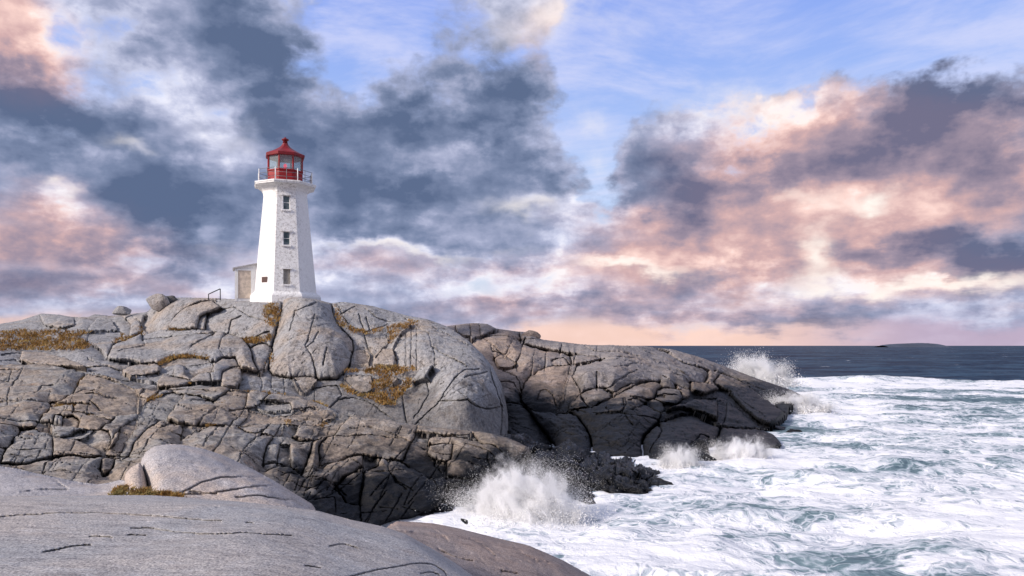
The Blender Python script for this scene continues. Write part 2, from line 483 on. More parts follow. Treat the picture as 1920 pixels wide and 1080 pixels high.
def rock_mass(root_name, outline, cracks, depth_pts, mat, step=1.6, bulge=0.35, rmax=1.6, edge=(0.10, 0.35), cdepth=0.35, cwidth=1.3,
              minor=None, mdepth=0.10, rough=(0.10, 1.4, 0.03, 0.32), roll=1.0, roll_px=14.0, roll_lines=None,
              piece='rock_block', offset=0.10, skirt=0.7, jitter=1.0, foli=None, back=None, single=False, seed=1, min_cells=40, tilts=0.0, boost=None, cmin=0.06):
    """A mass of jointed bedrock. The joints traced in the photograph part it into blocks;
    each block is a body of its own with rounded edges, set off from its neighbours, over a
    solid core that also carries the ground on behind the skyline."""
    rs = np.random.RandomState(seed)
    D = Depth(depth_pts)
    out = resample(outline, step * 0.8, 0.35 * jitter, seed, closed=True)
    x0, y0 = out.min(0) - step; x1, y1 = out.max(0) + step
    xs = np.arange(x0, x1, step); ys = np.arange(y0, y1, step)
    PX, PY = np.meshgrid(xs, ys)
    ins = inside(PX, PY, out)
    def longer(c, by=2.6):
        c = np.array(c, float)
        a = c[0] - c[1]; b = c[-1] - c[-2]
        return np.concatenate([[c[0] + a / (np.linalg.norm(a) + 1e-9) * by], c, [c[-1] + b / (np.linalg.norm(b) + 1e-9) * by]])
    cpts = [resample(longer(c) if not single else c, step * 0.6, jitter, seed + i) for i, c in enumerate(cracks)]
    allc = np.concatenate(cpts) if cpts else np.array([[-9999.0, -9999.0]])
    # joints differ in depth, and each one opens and closes along its run
    cstr = np.concatenate([np.clip((0.25 + 0.75 * rs.rand() ** 1.3) + 0.75 * fbm(np.column_stack([c * 0.035, np.full(len(c), i * 5.3)]), 3, 0.6), cmin, 1.1) for i, c in enumerate(cpts)]) if cpts else np.ones(1)
    kc = kd_of(allc)
    H, Wd = PX.shape
    dist = np.full((H, Wd), 999.0)
    idx = np.where(ins)
    # grow one ring so the outline can be reached
    grow = ins.copy()
    grow[1:] |= ins[:-1]; grow[:-1] |= ins[1:]; grow[:, 1:] |= ins[:, :-1]; grow[:, :-1] |= ins[:, 1:]
    idx = np.where(grow)
    dist[idx] = kd_dist(kc, PX[idx], PY[idx])
    power = np.ones((H, Wd))
    power[idx] = [cstr[kc.find((x, y, 0.0))[1]] for x, y in zip(PX[idx], PY[idx])]
    ko = kd_of(out)
    dout = np.full((H, Wd), 999.0)
    dout[idx] = kd_dist(ko, PX[idx], PY[idx])
    # rim vertices are drawn onto the outline
    rim = grow & ((~ins) | (dout < step * 0.5))
    ri = np.where(rim)
    for a, b in zip(*ri):
        c = ko.find((PX[a, b], PY[a, b], 0.0))[0]
        PX[a, b], PY[a, b] = c[0], c[1]
    # vertices next to a joint are drawn into it, so that joints stay thin and unbroken
    near = grow & ~rim & (dist < step * 0.62)
    for a, b in zip(*np.where(near)):
        c = kc.find((PX[a, b], PY[a, b], 0.0))[0]
        PX[a, b], PY[a, b] = c[0], c[1]
        dist[a, b] = 0.0
    dm = np.full((H, Wd), 999.0)
    if minor is not None and len(minor):
        km = kd_of(np.concatenate([resample(c, step * 0.8, jitter, seed + 100 + i) for i, c in enumerate(minor)]))
        dm[idx] = kd_dist(km, PX[idx], PY[idx])
    # label the blocks
    free = None
    lab = np.zeros((H, Wd), int)
    if single:
        lab[grow] = 1; nlab = 1
    else:
        free = ins & (dist > step * 0.75)
        cur = 0
        fl = free.copy()
        for a, b in zip(*np.where(free)):
            if not fl[a, b]: continue
            cur += 1
            stack = [(a, b)]; fl[a, b] = False; cells = []
            while stack:
                i, j = stack.pop(); cells.append((i, j))
                for ii, jj in ((i + 1, j), (i - 1, j), (i, j + 1), (i, j - 1)):
                    if 0 <= ii < H and 0 <= jj < Wd and fl[ii, jj]:
                        fl[ii, jj] = False; stack.append((ii, jj))
            if len(cells) >= min_cells:
                ci, cj = zip(*cells); lab[list(ci), list(cj)] = cur
        lab0 = lab.copy()
        for _ in range(400):
            need = grow & (lab == 0)
            if not need.any(): break
            new = lab.copy()
            for sh in ((1, 0), (-1, 0), (0, 1), (0, -1)):
                r = np.roll(lab, sh, (0, 1))
                m = need & (new == 0) & (r > 0)
                new[m] = r[m]
            if (new == lab).all(): break
            lab = new
    # distance to the joints that really part two blocks (open-ended cracks do not shape a block)
    if single: distB = np.full((H, Wd), 999.0)
    else:
        gi_ = np.clip(np.round((allc[:, 1] - ys[0]) / step).astype(int), 2, H - 3)
        gj_ = np.clip(np.round((allc[:, 0] - xs[0]) / step).astype(int), 2, Wd - 3)
        nb = np.stack([lab[gi_ + a, gj_ + b] for a in (-2, 0, 2) for b in (-2, 0, 2)])
        hi = nb.max(0); lo = np.where(nb > 0, nb, 10 ** 6).min(0)
        part = allc[(hi != lo) & (hi > 0)]
        distB = np.full((H, Wd), 999.0)
        if len(part): distB[idx] = kd_dist(kd_of(part), PX[idx], PY[idx])
    # a cell goes to the block that holds most of its corners off the joints
    if single: cell = lab[:-1, :-1].copy()
    else:
        corners = np.stack([lab0[:-1, :-1], lab0[1:, :-1], lab0[:-1, 1:], lab0[1:, 1:]])
        best = np.zeros(corners.shape[1:], int); bn = np.zeros(corners.shape[1:], int)
        for k in range(4):
            cnt = ((corners == corners[k]) & (corners[k] > 0)).sum(0)
            m = cnt > bn
            best[m] = corners[k][m]; bn[m] = cnt[m]
        cell = np.where(best > 0, best, lab[:-1, :-1])
    # smooth mass and its normals
    d0 = np.full((H, Wd), 50.0)
    d0[idx] = D(PX[idx], PY[idx])
    gx = np.full((H, Wd), 50.0); gy = np.full((H, Wd), 50.0)
    gx[idx] = D(PX[idx] + 2, PY[idx]); gy[idx] = D(PX[idx], PY[idx] + 2)
    P0 = unproject(PX, PY, d0)
    N = np.cross(unproject(PX, PY + 2, gy) - P0, unproject(PX + 2, PY, gx) - P0)
    N /= np.linalg.norm(N, axis=-1)[..., None] + 1e-12
    Pn = P0.copy()
    view = P0 - CAM
    flip = (N * view).sum(-1) > 0
    N[flip] *= -1
    calm = np.ones((H, Wd))
    if roll:
        if roll_lines is None: dr = dout
        else:
            kr = kd_of(np.concatenate([resample(l, step) for l in roll_lines]))
            dr = np.full((H, Wd), 999.0); dr[idx] = kd_dist(kr, PX[idx], PY[idx])
        t = np.clip(dr / roll_px, 0, 1)
        calm = np.clip(dr / (roll_px * 0.45), 0, 1)
        d0 = d0 + roll * (1 - np.sqrt(1 - (1 - t) ** 2 + 1e-9))
        P0 = unproject(PX, PY, d0)
    vi = np.where(grow)
    Pv = Pn[vi]
    big = np.zeros((H, Wd)); small = np.zeros((H, Wd))
    big[vi] = fbm(Pv / rough[1], 4, 0.5); small[vi] = fbm(Pv / rough[3] + 9.1, 3, 0.6)
    if foli is not None:
        fa, fs = foli
        q = Pv * np.array(fs)
        w = fbm(q, 3, 0.6)
        ridged = 1.0 - np.abs(w) * 2.2
        tmp = np.zeros((H, Wd)); tmp[vi] = ridged * fa
        small = small + tmp / max(rough[2], 1e-6)
    met = d0 / F
    root = None
    blocks = []
    core_v, core_f = [], []
    # core: the same mass a little further in, coarser
    cs = max(1, int(round(7 / step)))
    gi = np.arange(0, H, cs); gj = np.arange(0, Wd, cs)
    cid = {}
    for i in gi:
        for j in gj:
            if grow[i, j]:
                cid[(i, j)] = len(core_v)
                core_v.append(tuple(P0[i, j] - N[i, j] * (cdepth + bulge * rmax * 0.8 + offset + 0.25)))
    for i in gi[:-1]:
        for j in gj[:-1]:
            q = [(i, j), (i, j + cs), (i + cs, j + cs), (i + cs, j)]
            if all(k in cid for k in q): core_f.append([cid[k] for k in q])
    if back is not None:
        # ground behind the skyline
        line, prof = back
        line = resample(line, 12.0)
        dl = D(line[:, 0], line[:, 1]) + roll
        pl = unproject(line[:, 0], line[:, 1], dl)
        dirs = pl - CAM; dirs[:, 2] = 0
        dirs /= np.linalg.norm(dirs, axis=1)[:, None]
        rows = []
        for (run, drop) in prof:
            q = pl + dirs * run; q[:, 2] -= drop
            if run > 2: q[:, 2] += fbm(q / 5.0, 3) * 0.35
            rows.append(len(core_v)); core_v.extend(map(tuple, q))
        for r in range(len(rows) - 1):
            for k in range(len(line) - 1):
                core_f.append([rows[r] + k, rows[r] + k + 1, rows[r + 1] + k + 1, rows[r + 1] + k])
    if not single:
        root = mesh_obj(root_name, core_v, core_f, mat)
    for L in np.unique(lab[grow & (lab > 0)]):
        mask = lab == L
        qm = (cell == L) & grow[:-1, :-1] & grow[1:, :-1] & grow[:-1, 1:] & grow[1:, 1:]
        cells = np.argwhere(qm)
        if len(cells) < 6: continue
        c0 = cells.min(0); c1 = cells.max(0) + 2
        sl = (slice(c0[0], c1[0]), slice(c0[1], c1[1]))
        dmet = np.where(mask, distB * met, 0)[sl]
        far = np.percentile(dmet[mask[sl]], 97)
        R = max(0.05, min(rmax, 0.95 * far))
        if far > 100: R = rmax
        t = np.clip(distB[sl] * met[sl] / R, 0, 1)
        prof = 0.75 * (1 - (1 - t) ** 2) + 0.25 * np.sqrt(1 - (1 - t) ** 2 + 1e-9)
        te = np.clip(distB[sl] * met[sl] / min(edge[1], max(far, 0.06)), 0, 1)
        off = offset * (rs.rand() - 0.75)
        tx, ty = (rs.rand(2) - 0.5) * (offset * 1.0 + tilts * 2.2 * min(far, 3.0))
        bl = bulge
        for (bx, by, bb, bo) in (boost or ()):
            bi, bj = int(round((by - ys[0]) / step)), int(round((bx - xs[0]) / step))
            if 0 <= bi < H and 0 <= bj < Wd and lab[bi, bj] == L:
                bl = bb; off = bo; tx *= 0.3; ty *= 0.3
        rows = np.arange(c0[0], c1[0])[:, None]; cols = np.arange(c0[1], c1[1])[None]
        tilt = tx * (rows - rows.mean()) / max(8, rows.size) + ty * (cols - cols.mean()) / max(8, cols.size)
        lift = np.clip(distB[sl] / 2.2, 0, 1)
        disp = -bl * R * (1 - prof) - edge[0] * (1 - np.sqrt(1 - (1 - te) ** 2 + 1e-9)) + (off + tilt) * lift
        w = cwidth * 0.45 * step
        slot = cdepth * power[sl] * np.exp(-(dist[sl] / (w * (0.55 + 0.75 * power[sl]))) ** 2) + mdepth * np.exp(-(dm[sl] / (w * 0.8)) ** 2)
        fine = (rough[0] * big[sl] + rough[2] * small[sl]) * calm[sl]
        disp = disp * calm[sl]
                # joints run back into the rock, under the lip of the block above
        into = view[sl] / np.linalg.norm(view[sl], axis=-1)[..., None]
        facing = np.clip(-(into * N[sl]).sum(-1), 0.30, 1.0)
        V = P0[sl] + N[sl] * (fine + disp * 0.35)[..., None] - into * (disp * 0.65 / facing)[..., None] + into * (slot * calm[sl])[..., None]
        h, wd = V.shape[:2]
        used = np.zeros((h, wd), bool)
        lc = cells - c0
        a = lc[:, 0] * wd + lc[:, 1]
        quads = np.column_stack([a, a + wd, a + wd + 1, a + 1])
        uniq, inv = np.unique(quads, return_inverse=True)
        quads = inv.reshape(quads.shape)
        vv = V.reshape(-1, 3)[uniq]
        nn = N[sl].reshape(-1, 3)[uniq]
        # walls down into the joints
        e = np.concatenate([quads[:, [0, 1]], quads[:, [1, 2]], quads[:, [2, 3]], quads[:, [3, 0]]])
        key = np.sort(e, 1)
        ku = key[:, 0].astype(np.int64) * 10_000_000 + key[:, 1]
        _, first, cnt = np.unique(ku, return_index=True, return_counts=True)
        bd = e[first[cnt == 1]]
        bv, binv = np.unique(bd, return_inverse=True)
        bd2 = binv.reshape(bd.shape) + len(vv)
        sk = vv[bv] - nn[bv] * skirt
        faces = quads.tolist() + np.column_stack([bd[:, 1], bd[:, 0], bd2[:, 0], bd2[:, 1]]).tolist()
        vv = np.concatenate([vv, sk])
        o = mesh_obj(piece if not single else root_name, vv, faces, mat, None if single else root)
        if single: root = o
        blocks.append(o)
    return root, D


def splits(n, box, ang, spread, length, seed):
    """short side joints, set about the main directions of a mass"""
    rs = np.random.RandomState(seed)
    L = []
    for _ in range(n):
        x = box[0] + rs.rand() * (box[2] - box[0]); y = box[1] + rs.rand() * (box[3] - box[1])
        a = math.radians(ang[rs.randint(len(ang))] + rs.normal() * spread)
        l = length * (0.4 + rs.rand() * 1.2)
        mx, my = rs.normal(size=2) * l * 0.06
        dx, dy = math.cos(a) * l / 2, -math.sin(a) * l / 2
        L.append(np.array([(x - dx, y - dy), (x + mx, y + my), (x + dx, y + dy)]))
    return L

# ------------------------------------------------------------------ joints read from the photograph
SHELF_CRACKS = read('G1', '''0,388 80,380 160,382 300,371 460,366 540,350 640,300 690,230 720,170 770,118; 200,95 165,160 110,230 80,300 70,388;
0,195 80,190 110,95 190,96; 460,370 600,384 700,386 800,392; 460,372 465,420 560,440 660,455 780,470 900,475 1040,490 1240,470;
770,118 860,140 960,165 1080,190 1200,230 1250,290 1252,380 1240,470; 810,370 870,400 925,432; 660,395 655,455; 780,300 920,310 1060,320;
460,400 440,440 390,480 340,560 310,595; 0,540 120,545 330,540 450,545 560,560 700,590 830,622 870,620; 0,600 150,590 200,602 310,595;
190,602 150,660 90,740 40,810 10,920; 0,770 60,775 110,725; 200,605 330,610 400,630 520,680 640,710 760,740 880,790 912,835;
450,545 470,620 475,690 560,680 700,630 830,622; 640,712 760,700 820,650 900,610 1010,520 1050,485; 160,810 250,815 360,795 470,790;
475,690 480,790 470,868; 20,935 150,935 250,920 370,885 480,865 560,860 660,855 760,872 860,862 912,850 912,835;
905,970 920,890 980,850 1030,860 1020,930 970,1010 920,1022 905,970; 1235,500 1150,540 1080,610 1030,660 1000,740 960,800 940,840 912,850;
1235,500 1225,600 1130,740 1080,830 1090,900; 1420,530 1330,590 1260,670 1200,750 1150,850 1100,880; 1080,612 1060,700 1020,760 962,800; 1450,600 1380,670 1330,740 1300,800;
1240,480 1350,510 1480,528 1600,560 1760,576 1860,562; 1255,460 1275,420 1330,350 1420,310 1490,280 1560,265 1655,300 1600,370 1550,430 1500,527;
1655,300 1780,320 1910,350; 1780,574 1830,500 1900,450 1930,440; 1655,565 1640,650 1620,740; 1640,690 1750,620 1850,570; 1450,600 1520,578 1650,590;
1440,660 1530,650 1640,660; 1920,640 1860,700 1830,790; 0,100 110,95; 760,60 900,140 1080,170 1230,190 1300,240 1252,290; 1230,150 1330,130 1450,140 1400,200 1300,240;
1252,290 1330,330 1460,250 1700,250 1930,270; 460,890 400,960 380,1060; 950,830 1000,840 1050,860 1150,850 1250,890; 1030,850 1080,900 1200,940;
560,560 570,500 660,500 720,540 700,590; 480,540 500,490 570,500; 870,620 980,640 1000,700 960,800; 640,300 780,262 900,300; 320,300 380,240 470,230; 1000,520 900,510 780,480''')
SHELF_CRACKS += read('G2', '''500,176 490,260 470,330 430,390 360,440 320,520 280,600 240,680 190,740; 0,480 90,482 200,478 260,478 330,468; 0,570 80,510 150,485;
220,520 160,600 105,680; 310,540 225,700; 200,340 130,380 80,450 20,482; 0,262 200,250 280,200 345,150; 345,170 500,176 620,182;
345,342 480,320 580,300 640,250 700,200; 500,325 500,400 410,472; 500,328 620,360 760,380 860,392 960,340 1080,308; 330,470 410,475 560,470 700,462 850,470 1000,475 1165,470 1172,410;
700,464 650,520 600,590 530,640 480,690 425,790; 420,480 480,530 560,560 640,524; 800,474 760,540 720,610 680,660 650,740 638,850; 830,475 805,560 780,580; 
640,560 760,580 880,590 1000,620 1085,622; 960,478 930,560 890,592; 1170,476 1140,540 1100,580 1080,640 1060,720 1030,800 1000,880 960,960 920,1060;
690,660 800,642 880,650 960,652 1065,642; 880,655 880,760 890,840 905,870; 790,645 770,760 760,825; 638,835 740,820 860,842 905,870 975,905;
1430,392 1380,440 1310,520 1260,570 1180,620 1140,680 1150,760 1150,830 1120,880 1060,940 1000,1000 960,1060; 1170,476 1300,470 1365,446; 1090,620 1140,600 1200,570 1265,562;
1265,570 1400,570 1560,570 1760,576 1920,600; 1150,830 1250,810 1360,780 1460,755 1600,765 1700,770 1790,776; 1700,772 1650,850 1590,880; 1540,760 1542,900 1530,1000 1510,1090;
1785,776 1760,860 1770,950 1830,1010 1910,1080; 1300,1030 1350,950 1430,920 1500,870 1541,850; 1290,1030 1370,1100; 1080,308 1300,342 1280,400 1200,420 1172,410;
1300,345 1350,345 1480,362 1430,392; 660,900 760,860 860,842; 800,950 900,930 975,905; 580,300 640,330 760,340 900,330 980,320; 620,250 760,270 880,280 900,330''')
SHELF_CRACKS += read('G3', '''1070,130 1050,230 1010,300 980,360 935,462; 310,230 460,235 620,235 780,240 920,265 1012,292; 160,560 190,530 300,470 430,430 560,415 700,430 830,450 930,470 1060,540 1180,620 1240,700 1240,830;
580,560 575,650 560,760 545,900 540,1020; 800,450 805,590 860,650 940,710 1010,760; 1180,310 1160,390 1240,440 1330,462 1370,430 1388,320; 1330,462 1328,610; 1240,440 1220,490 1275,545;
1180,312 1300,310 1440,310 1560,340 1680,370 1750,430 1765,540; 1560,160 1560,212 1640,300 1760,330 1850,410; 1060,200 1200,210 1340,222 1560,214; 1160,300 1170,255 1240,230 1480,240 1600,268;
1700,390 1690,470 1725,540; 340,690 430,600 520,570 580,562; 330,720 450,840 545,850; 60,745 190,680 250,620; 290,750 340,690; 140,835 300,820 310,930; 1180,610 1300,602 1400,610 1650,625; 1012,300 1100,330 1160,360;
700,432 720,500 640,520 580,562''')
KNOLL_CRACKS = read('R2', '''1000,215 960,290 948,345 1000,372 1090,356 1250,351 1350,350 1450,360 1540,376 1640,412 1720,402 1810,370; 1130,352 1170,270 1240,210 1340,170 1470,145; 1010,262 1060,205;
1330,350 1350,270 1400,240 1500,205 1580,200 1680,260 1800,300; 1380,350 1392,265; 1540,374 1560,290 1620,262; 1440,160 1500,205; 1640,412 1690,480 1712,560 1745,640; 960,345 960,420 980,470 800,510; 725,525 760,460 850,420 960,370;
980,420 1150,400 1400,378 1450,362; 1300,475 1380,430 1440,378; 1480,490 1500,420 1530,380; 600,442 760,425 830,405; 600,365 582,435; 535,405 560,370 600,365 740,355 820,360 832,405 870,390; 725,525 690,490 610,445;
590,350 650,280 750,290 790,345 740,355; 540,345 590,350; 830,262 882,310 872,390; 870,262 940,290 955,340; 262,245 300,320 420,332 500,312 500,268; 
1060,580 1160,540 1290,530 1400,550 1440,600 1420,650 1430,700 1440,740; 820,620 950,580 1060,580 1090,630 1010,652 900,660; 1090,622 1180,590 1240,600 1250,650 1290,672 1350,640 1430,640; 1240,600 1330,600 1435,572;
1430,590 1500,550 1590,545 1612,600; 1490,705 1500,640 1560,610 1620,600 1632,680 1600,742 1500,746 1490,705; 1620,620 1740,640 1772,700 1760,780; 1180,590 1170,652 1100,652; 1100,652 1280,682 1292,712 1200,746 1070,740 1060,700 1100,652;
820,620 900,680 1060,700; 20,520 150,500 300,500 440,540 560,590 700,592 820,620; 100,545 200,580 400,602 640,622; 150,500 135,548; 560,590 640,650 900,700; 1700,470 1770,440 1835,470 1800,560 1770,650 1745,640; 690,520 780,560 900,570 1000,590;
600,540 760,600 820,620; 1290,712 1400,700 1490,705; 0,560 100,545; 1060,740 1040,772''')
KNOLL_CRACKS += read('R3', '''325,60 300,180 270,300 235,420 225,540 260,582; 225,540 160,560 120,480; 260,582 380,597 480,592 550,600; 655,85 660,110 680,200 730,270 800,350 805,420 780,500 740,560 690,602 550,606;
540,205 515,300 500,370 480,420 520,480 545,560 552,606; 562,328 530,390 490,425; 420,175 540,120; 390,600 440,690 470,700 552,630 552,606; 250,590 250,680 300,702; 330,600 340,710; 480,705 540,660 690,650 722,720 640,800;
540,690 540,745; 640,800 700,750 800,730 900,760 960,800 1050,870; 655,85 700,110 740,200 800,260 900,290 1000,250 1060,220 1190,230; 840,185 870,270; 890,200 912,282; 725,165 800,130; 870,300 900,400 940,455 1010,380 1040,320 1030,240;
805,425 870,410 912,450 900,502 790,502; 960,465 1000,410 1060,400 1082,460 1080,530; 940,455 930,512; 1060,400 1100,330 1140,290 1190,240; 1150,290 1152,510; 1190,250 1186,510; 1228,270 1222,530;
1205,205 1250,260 1310,300 1330,390 1352,440 1342,520 1290,620 1302,700 1260,800 1215,870; 1250,540 1180,640 1130,700 1140,800 1165,930; 1215,930 1330,810 1380,760 1430,670 1480,600 1560,550 1640,540;
1376,760 1480,755 1570,755 1640,800 1720,815 1790,800; 1335,390 1420,450 1560,520; 1640,400 1720,520 1740,600 1780,700 1812,800 1800,980; 1350,265 1500,340 1640,420; 740,580 920,590 922,690 830,702 740,620 740,580;
1030,580 1100,600 1060,650 1030,580; 1100,160 1170,212 1210,190; 870,130 960,200 1060,220; 790,502 760,540; 1080,530 930,520; 1340,520 1250,540; 1290,620 1180,640; 1130,700 1020,780; 620,440 600,520; 410,170 380,300; 1700,560 1560,600''')
HEAD_CRACKS = read('G4', '''200,245 250,200 340,180 420,132; 70,90 100,170 210,192; 200,80 205,240; 280,90 292,190; 370,165 440,138; 380,190 480,200 560,210 660,215 800,230; 360,240 400,330 490,350 520,350 560,280 580,215; 490,350 420,300 340,230;
690,225 660,300 650,370 612,420 622,500; 520,380 560,400 612,425; 420,390 480,370 540,380 605,440 560,480 460,470 420,390; 780,330 760,400 760,470 740,552; 880,350 872,480; 740,552 850,490 920,465 960,458 1100,450 1280,430 1400,400;
740,552 690,620 660,700 660,770; 500,500 580,540 640,600 664,690; 490,620 590,620 640,690 660,750; 1105,450 1080,560 1050,640 1040,720 1030,772; 1150,470 1110,560 1160,620 1195,720; 1030,772 1000,790 978,890;
1080,855 1100,800 1170,740 1240,690 1340,660 1450,655 1530,600 1630,545; 1338,550 1340,660; 1192,735 1230,790 1285,832; 1380,660 1480,700 1482,740 1400,780 1290,830 1180,850 1080,860; 1482,740 1590,680 1720,620 1900,600;
810,745 830,690 880,680 940,720 962,790; 660,770 740,850 970,890 1110,880 1180,930 1260,1045 1290,1150 1300,1270 1304,1350; 530,800 650,800 740,870 800,970 890,1075 960,1180 1000,1260 1012,1340; 1180,870 1330,910 1550,900 1620,980 1650,1010; 1550,900 1602,840 1592,780; 1450,905 1428,860;
860,300 1000,330 1200,370 1400,400; 1020,285 1010,332; 1240,300 1330,340 1500,350 1700,390; 1340,270 1340,340; 940,415 1040,390 1100,445; 1100,350 1112,448; 1150,355 1130,440; 1500,492 1580,480 1670,465; 1650,762 1760,760 1860,750 1882,680 1930,665;
1660,780 1780,790 1910,880; 600,230 700,260 860,300; 1400,400 1560,430 1720,460; 660,215 640,150''')
HEAD_CRACKS += read('G5', '''0,420 110,412 180,370 270,310 340,285; 20,420 120,470 132,500 60,540 0,562; 130,490 200,430 300,390 440,360 540,360 582,400 540,440 530,490 595,502; 290,545 400,520 520,515 590,560 612,620; 540,490 620,490 700,500;
612,570 700,572 765,530 742,450 700,390 600,330; 700,390 830,440 832,500 765,530; 600,205 680,300 780,330 840,370 960,380 1010,395; 480,160 540,190 700,270 810,318; 790,245 660,210 695,185; 840,370 850,460 960,490 1085,440; 1000,262 1000,320 975,360;
1085,315 1040,370 1060,405 1200,470 1240,480 1310,435; 520,60 640,90 760,180 960,240 1080,290 1240,340 1400,440 1560,560 1690,650; 930,195 1080,270 1250,330 1440,420 1600,470 1700,500; 1060,410 1160,460 1240,540 1340,640 1440,720 1620,800;
612,622 700,590 860,540 1000,540 1160,540 1240,600 1450,750; 880,512 1160,522 1180,545; 560,715 700,670 860,650 960,690 1115,765; 590,640 820,620 1080,720; 414,1120 408,1020 400,900 420,850 500,770 545,735 580,820 540,890 480,1000; 545,735 590,640; 545,735 560,715; 1095,750 1112,775; 
1115,765 1440,772 1510,800; 1112,775 1090,860 1060,930 1050,1050 1048,1110; 0,680 200,670 310,690 545,700; 230,550 242,630 220,668; 850,960 920,870 1000,880 1015,1000; 1160,545 1160,620 1150,700 1120,762; 1080,540 1082,715; 300,70 420,110 560,150 660,210;
180,160 330,180 480,200 620,225; 740,430 620,420; 1240,480 1300,560 1500,700; 320,640 420,560 512,520''')

# ------------------------------------------------------------------ bedrock
KNOLL_SKY = [(-150, 618), (-60, 612), (0, 607), (40, 600), (70, 590), (78, 588), (110, 590), (135, 594), (165, 594), (178, 589), (205, 592), (250, 588), (275, 585), (290, 572),
             (330, 558), (400, 559), (450, 561), (475, 563), (505, 564), (522, 561), (532, 557), (560, 557), (595, 562), (620, 568), (645, 566), (700, 574), (765, 592), (800, 598), (840, 613)]
KNOLL_OUT = KNOLL_SKY + [(880, 640), (905, 665), (925, 690), (940, 720), (950, 760), (953, 790), (950, 825), (900, 830), (780, 815), (680, 800), (600, 785), (530, 760), (430, 745), (330, 742), (250, 737), (160, 716), (60, 700), (-150, 702)]
KNOLL_DEPTH = [(-150, 618, 76), (-60, 612, 75), (0, 607, 75), (110, 590, 74), (230, 592, 73), (300, 570, 70), (400, 559, 67), (475, 563, 66), (560, 557, 65.5), (640, 566, 66), (700, 574, 66), (765, 592, 65), (840, 613, 63),
               (80, 635, 63), (80, 650, 58), (-100, 640, 64), (-100, 690, 47), (0, 691, 46), (161, 703, 46), (300, 640, 61), (400, 600, 64), (330, 690, 50), (330, 727, 45), (450, 650, 57), (470, 620, 61), (450, 735, 45),
               (515, 690, 53), (590, 700, 52), (560, 620, 58.5), (640, 650, 57), (650, 600, 62), (690, 650, 58.5), (700, 690, 53.5), (700, 715, 51), (720, 740, 48.5), (730, 785, 45), (620, 765, 45.5), (540, 745, 46),
               (790, 640, 55), (850, 700, 48), (870, 750, 45), (860, 803, 43.5), (900, 680, 52), (800, 720, 49), (760, 690, 52), (930, 740, 48.5), (945, 800, 47), (950, 770, 49.5), (800, 795, 44.5)]
knoll, knoll_depth = rock_mass('granite_knoll', KNOLL_OUT, KNOLL_CRACKS, KNOLL_DEPTH, M['knoll'], step=1.4, bulge=0.24, rmax=2.2, tilts=0.26, boost=[(590, 640, 0.62, 0.8), (380, 590, 0.40, 0.35), (400, 640, 0.45, 0.4), (860, 780, 0.5, 0.3), (870, 720, 0.45, 0.3), (720, 640, 0.2, -0.5), (760, 600, 0.2, -0.2)], cmin=0.55, edge=(0.09, 0.20), cdepth=0.80, cwidth=1.1,
    minor=splits(130, (0, 560, 950, 800), (28, -35, 65, 12), 12, 46, 3), mdepth=0.24, rough=(0.16, 2.2, 0.03, 0.4), roll=3.0, roll_px=16,
    roll_lines=[KNOLL_SKY, [(840, 613), (880, 640), (905, 665), (925, 690), (940, 720), (950, 760), (953, 790), (950, 825)]],
    offset=0.60, skirt=1.4, foli=(0.05, (0.9, 0.5, 0.9)), back=(KNOLL_SKY, [(0, 0.9), (3, 0.3), (12, 0.3), (22, 2.0), (45, 12.5)]), seed=3)
tag(knoll, 'pale jointed granite knoll that carries the lighthouse', kind='structure')

SHELF_TOP = [(-150, 691), (0, 691), (67, 687), (117, 695), (161, 703), (211, 712), (250, 725), (289, 734), (333, 727), (389, 725), (433, 732), (494, 739), (537, 745), (573, 748), (600, 757), (618, 765), (634, 775), (657, 773), (679, 782),
             (729, 787), (782, 797), (843, 804), (912, 811), (950, 820), (989, 838)]
SHELF_OUT = SHELF_TOP + [(994, 850), (977, 868), (950, 880), (919, 897), (890, 908), (840, 915), (831, 930), (824, 955), (779, 977), (717, 995), (600, 1000), (560, 970), (400, 955), (0, 955), (-150, 950)]
SHELF_DEPTH = [(-150, 691, 47), (0, 691, 45.5), (-100, 800, 31), (-100, 900, 24), (0, 760, 36), (0, 880, 24.5), (0, 950, 22), (161, 703, 45), (250, 725, 42), (333, 727, 42.5), (450, 733, 43), (537, 745, 43), (618, 765, 41), (657, 773, 40.5),
               (730, 787, 39.5), (843, 804, 38.5), (950, 820, 38), (990, 838, 37.2), (150, 800, 31.5), (200, 880, 25.8), (300, 800, 33), (300, 850, 28.5), (450, 800, 35), (450, 870, 29), (600, 830, 34.5), (600, 900, 29.8), (560, 950, 27.2),
               (700, 840, 35), (700, 900, 31.2), (700, 980, 29.2), (780, 962, 30.0), (800, 850, 35.5), (880, 840, 36.2), (900, 890, 34.2), (860, 900, 33.2), (825, 945, 31.3), (400, 950, 24.5), (940, 870, 35.5)]
shelf, shelf_depth = rock_mass('rock_shelf', SHELF_OUT, SHELF_CRACKS, SHELF_DEPTH, M['shelf'], step=1.4, bulge=0.15, rmax=1.0, tilts=0.40, boost=[(660, 890, 0.4, 0.3), (760, 900, 0.5, 0.4), (850, 860, 0.4, 0.3)], cmin=0.45, edge=(0.08, 0.14), cdepth=0.65, cwidth=1.15,
    minor=splits(150, (0, 690, 950, 980), (58, 50, -8, -14), 6, 80, 5), mdepth=0.30, rough=(0.12, 1.5, 0.02, 0.32), roll=1.6, roll_px=12,
    roll_lines=[SHELF_TOP[13:], [(989, 838), (994, 850), (977, 868), (950, 880), (919, 897), (890, 908), (840, 915), (831, 930), (824, 955), (779, 977), (717, 995)]],
    offset=0.50, skirt=1.2, foli=(0.10, (0.6, 0.5, 2.4)), back=(SHELF_TOP[12:], [(0, 0.8), (2, 0.8), (5, 2.2), (8, 4.0)]), seed=5)
tag(shelf, 'brown fractured rock shelf below the knoll', kind='structure')

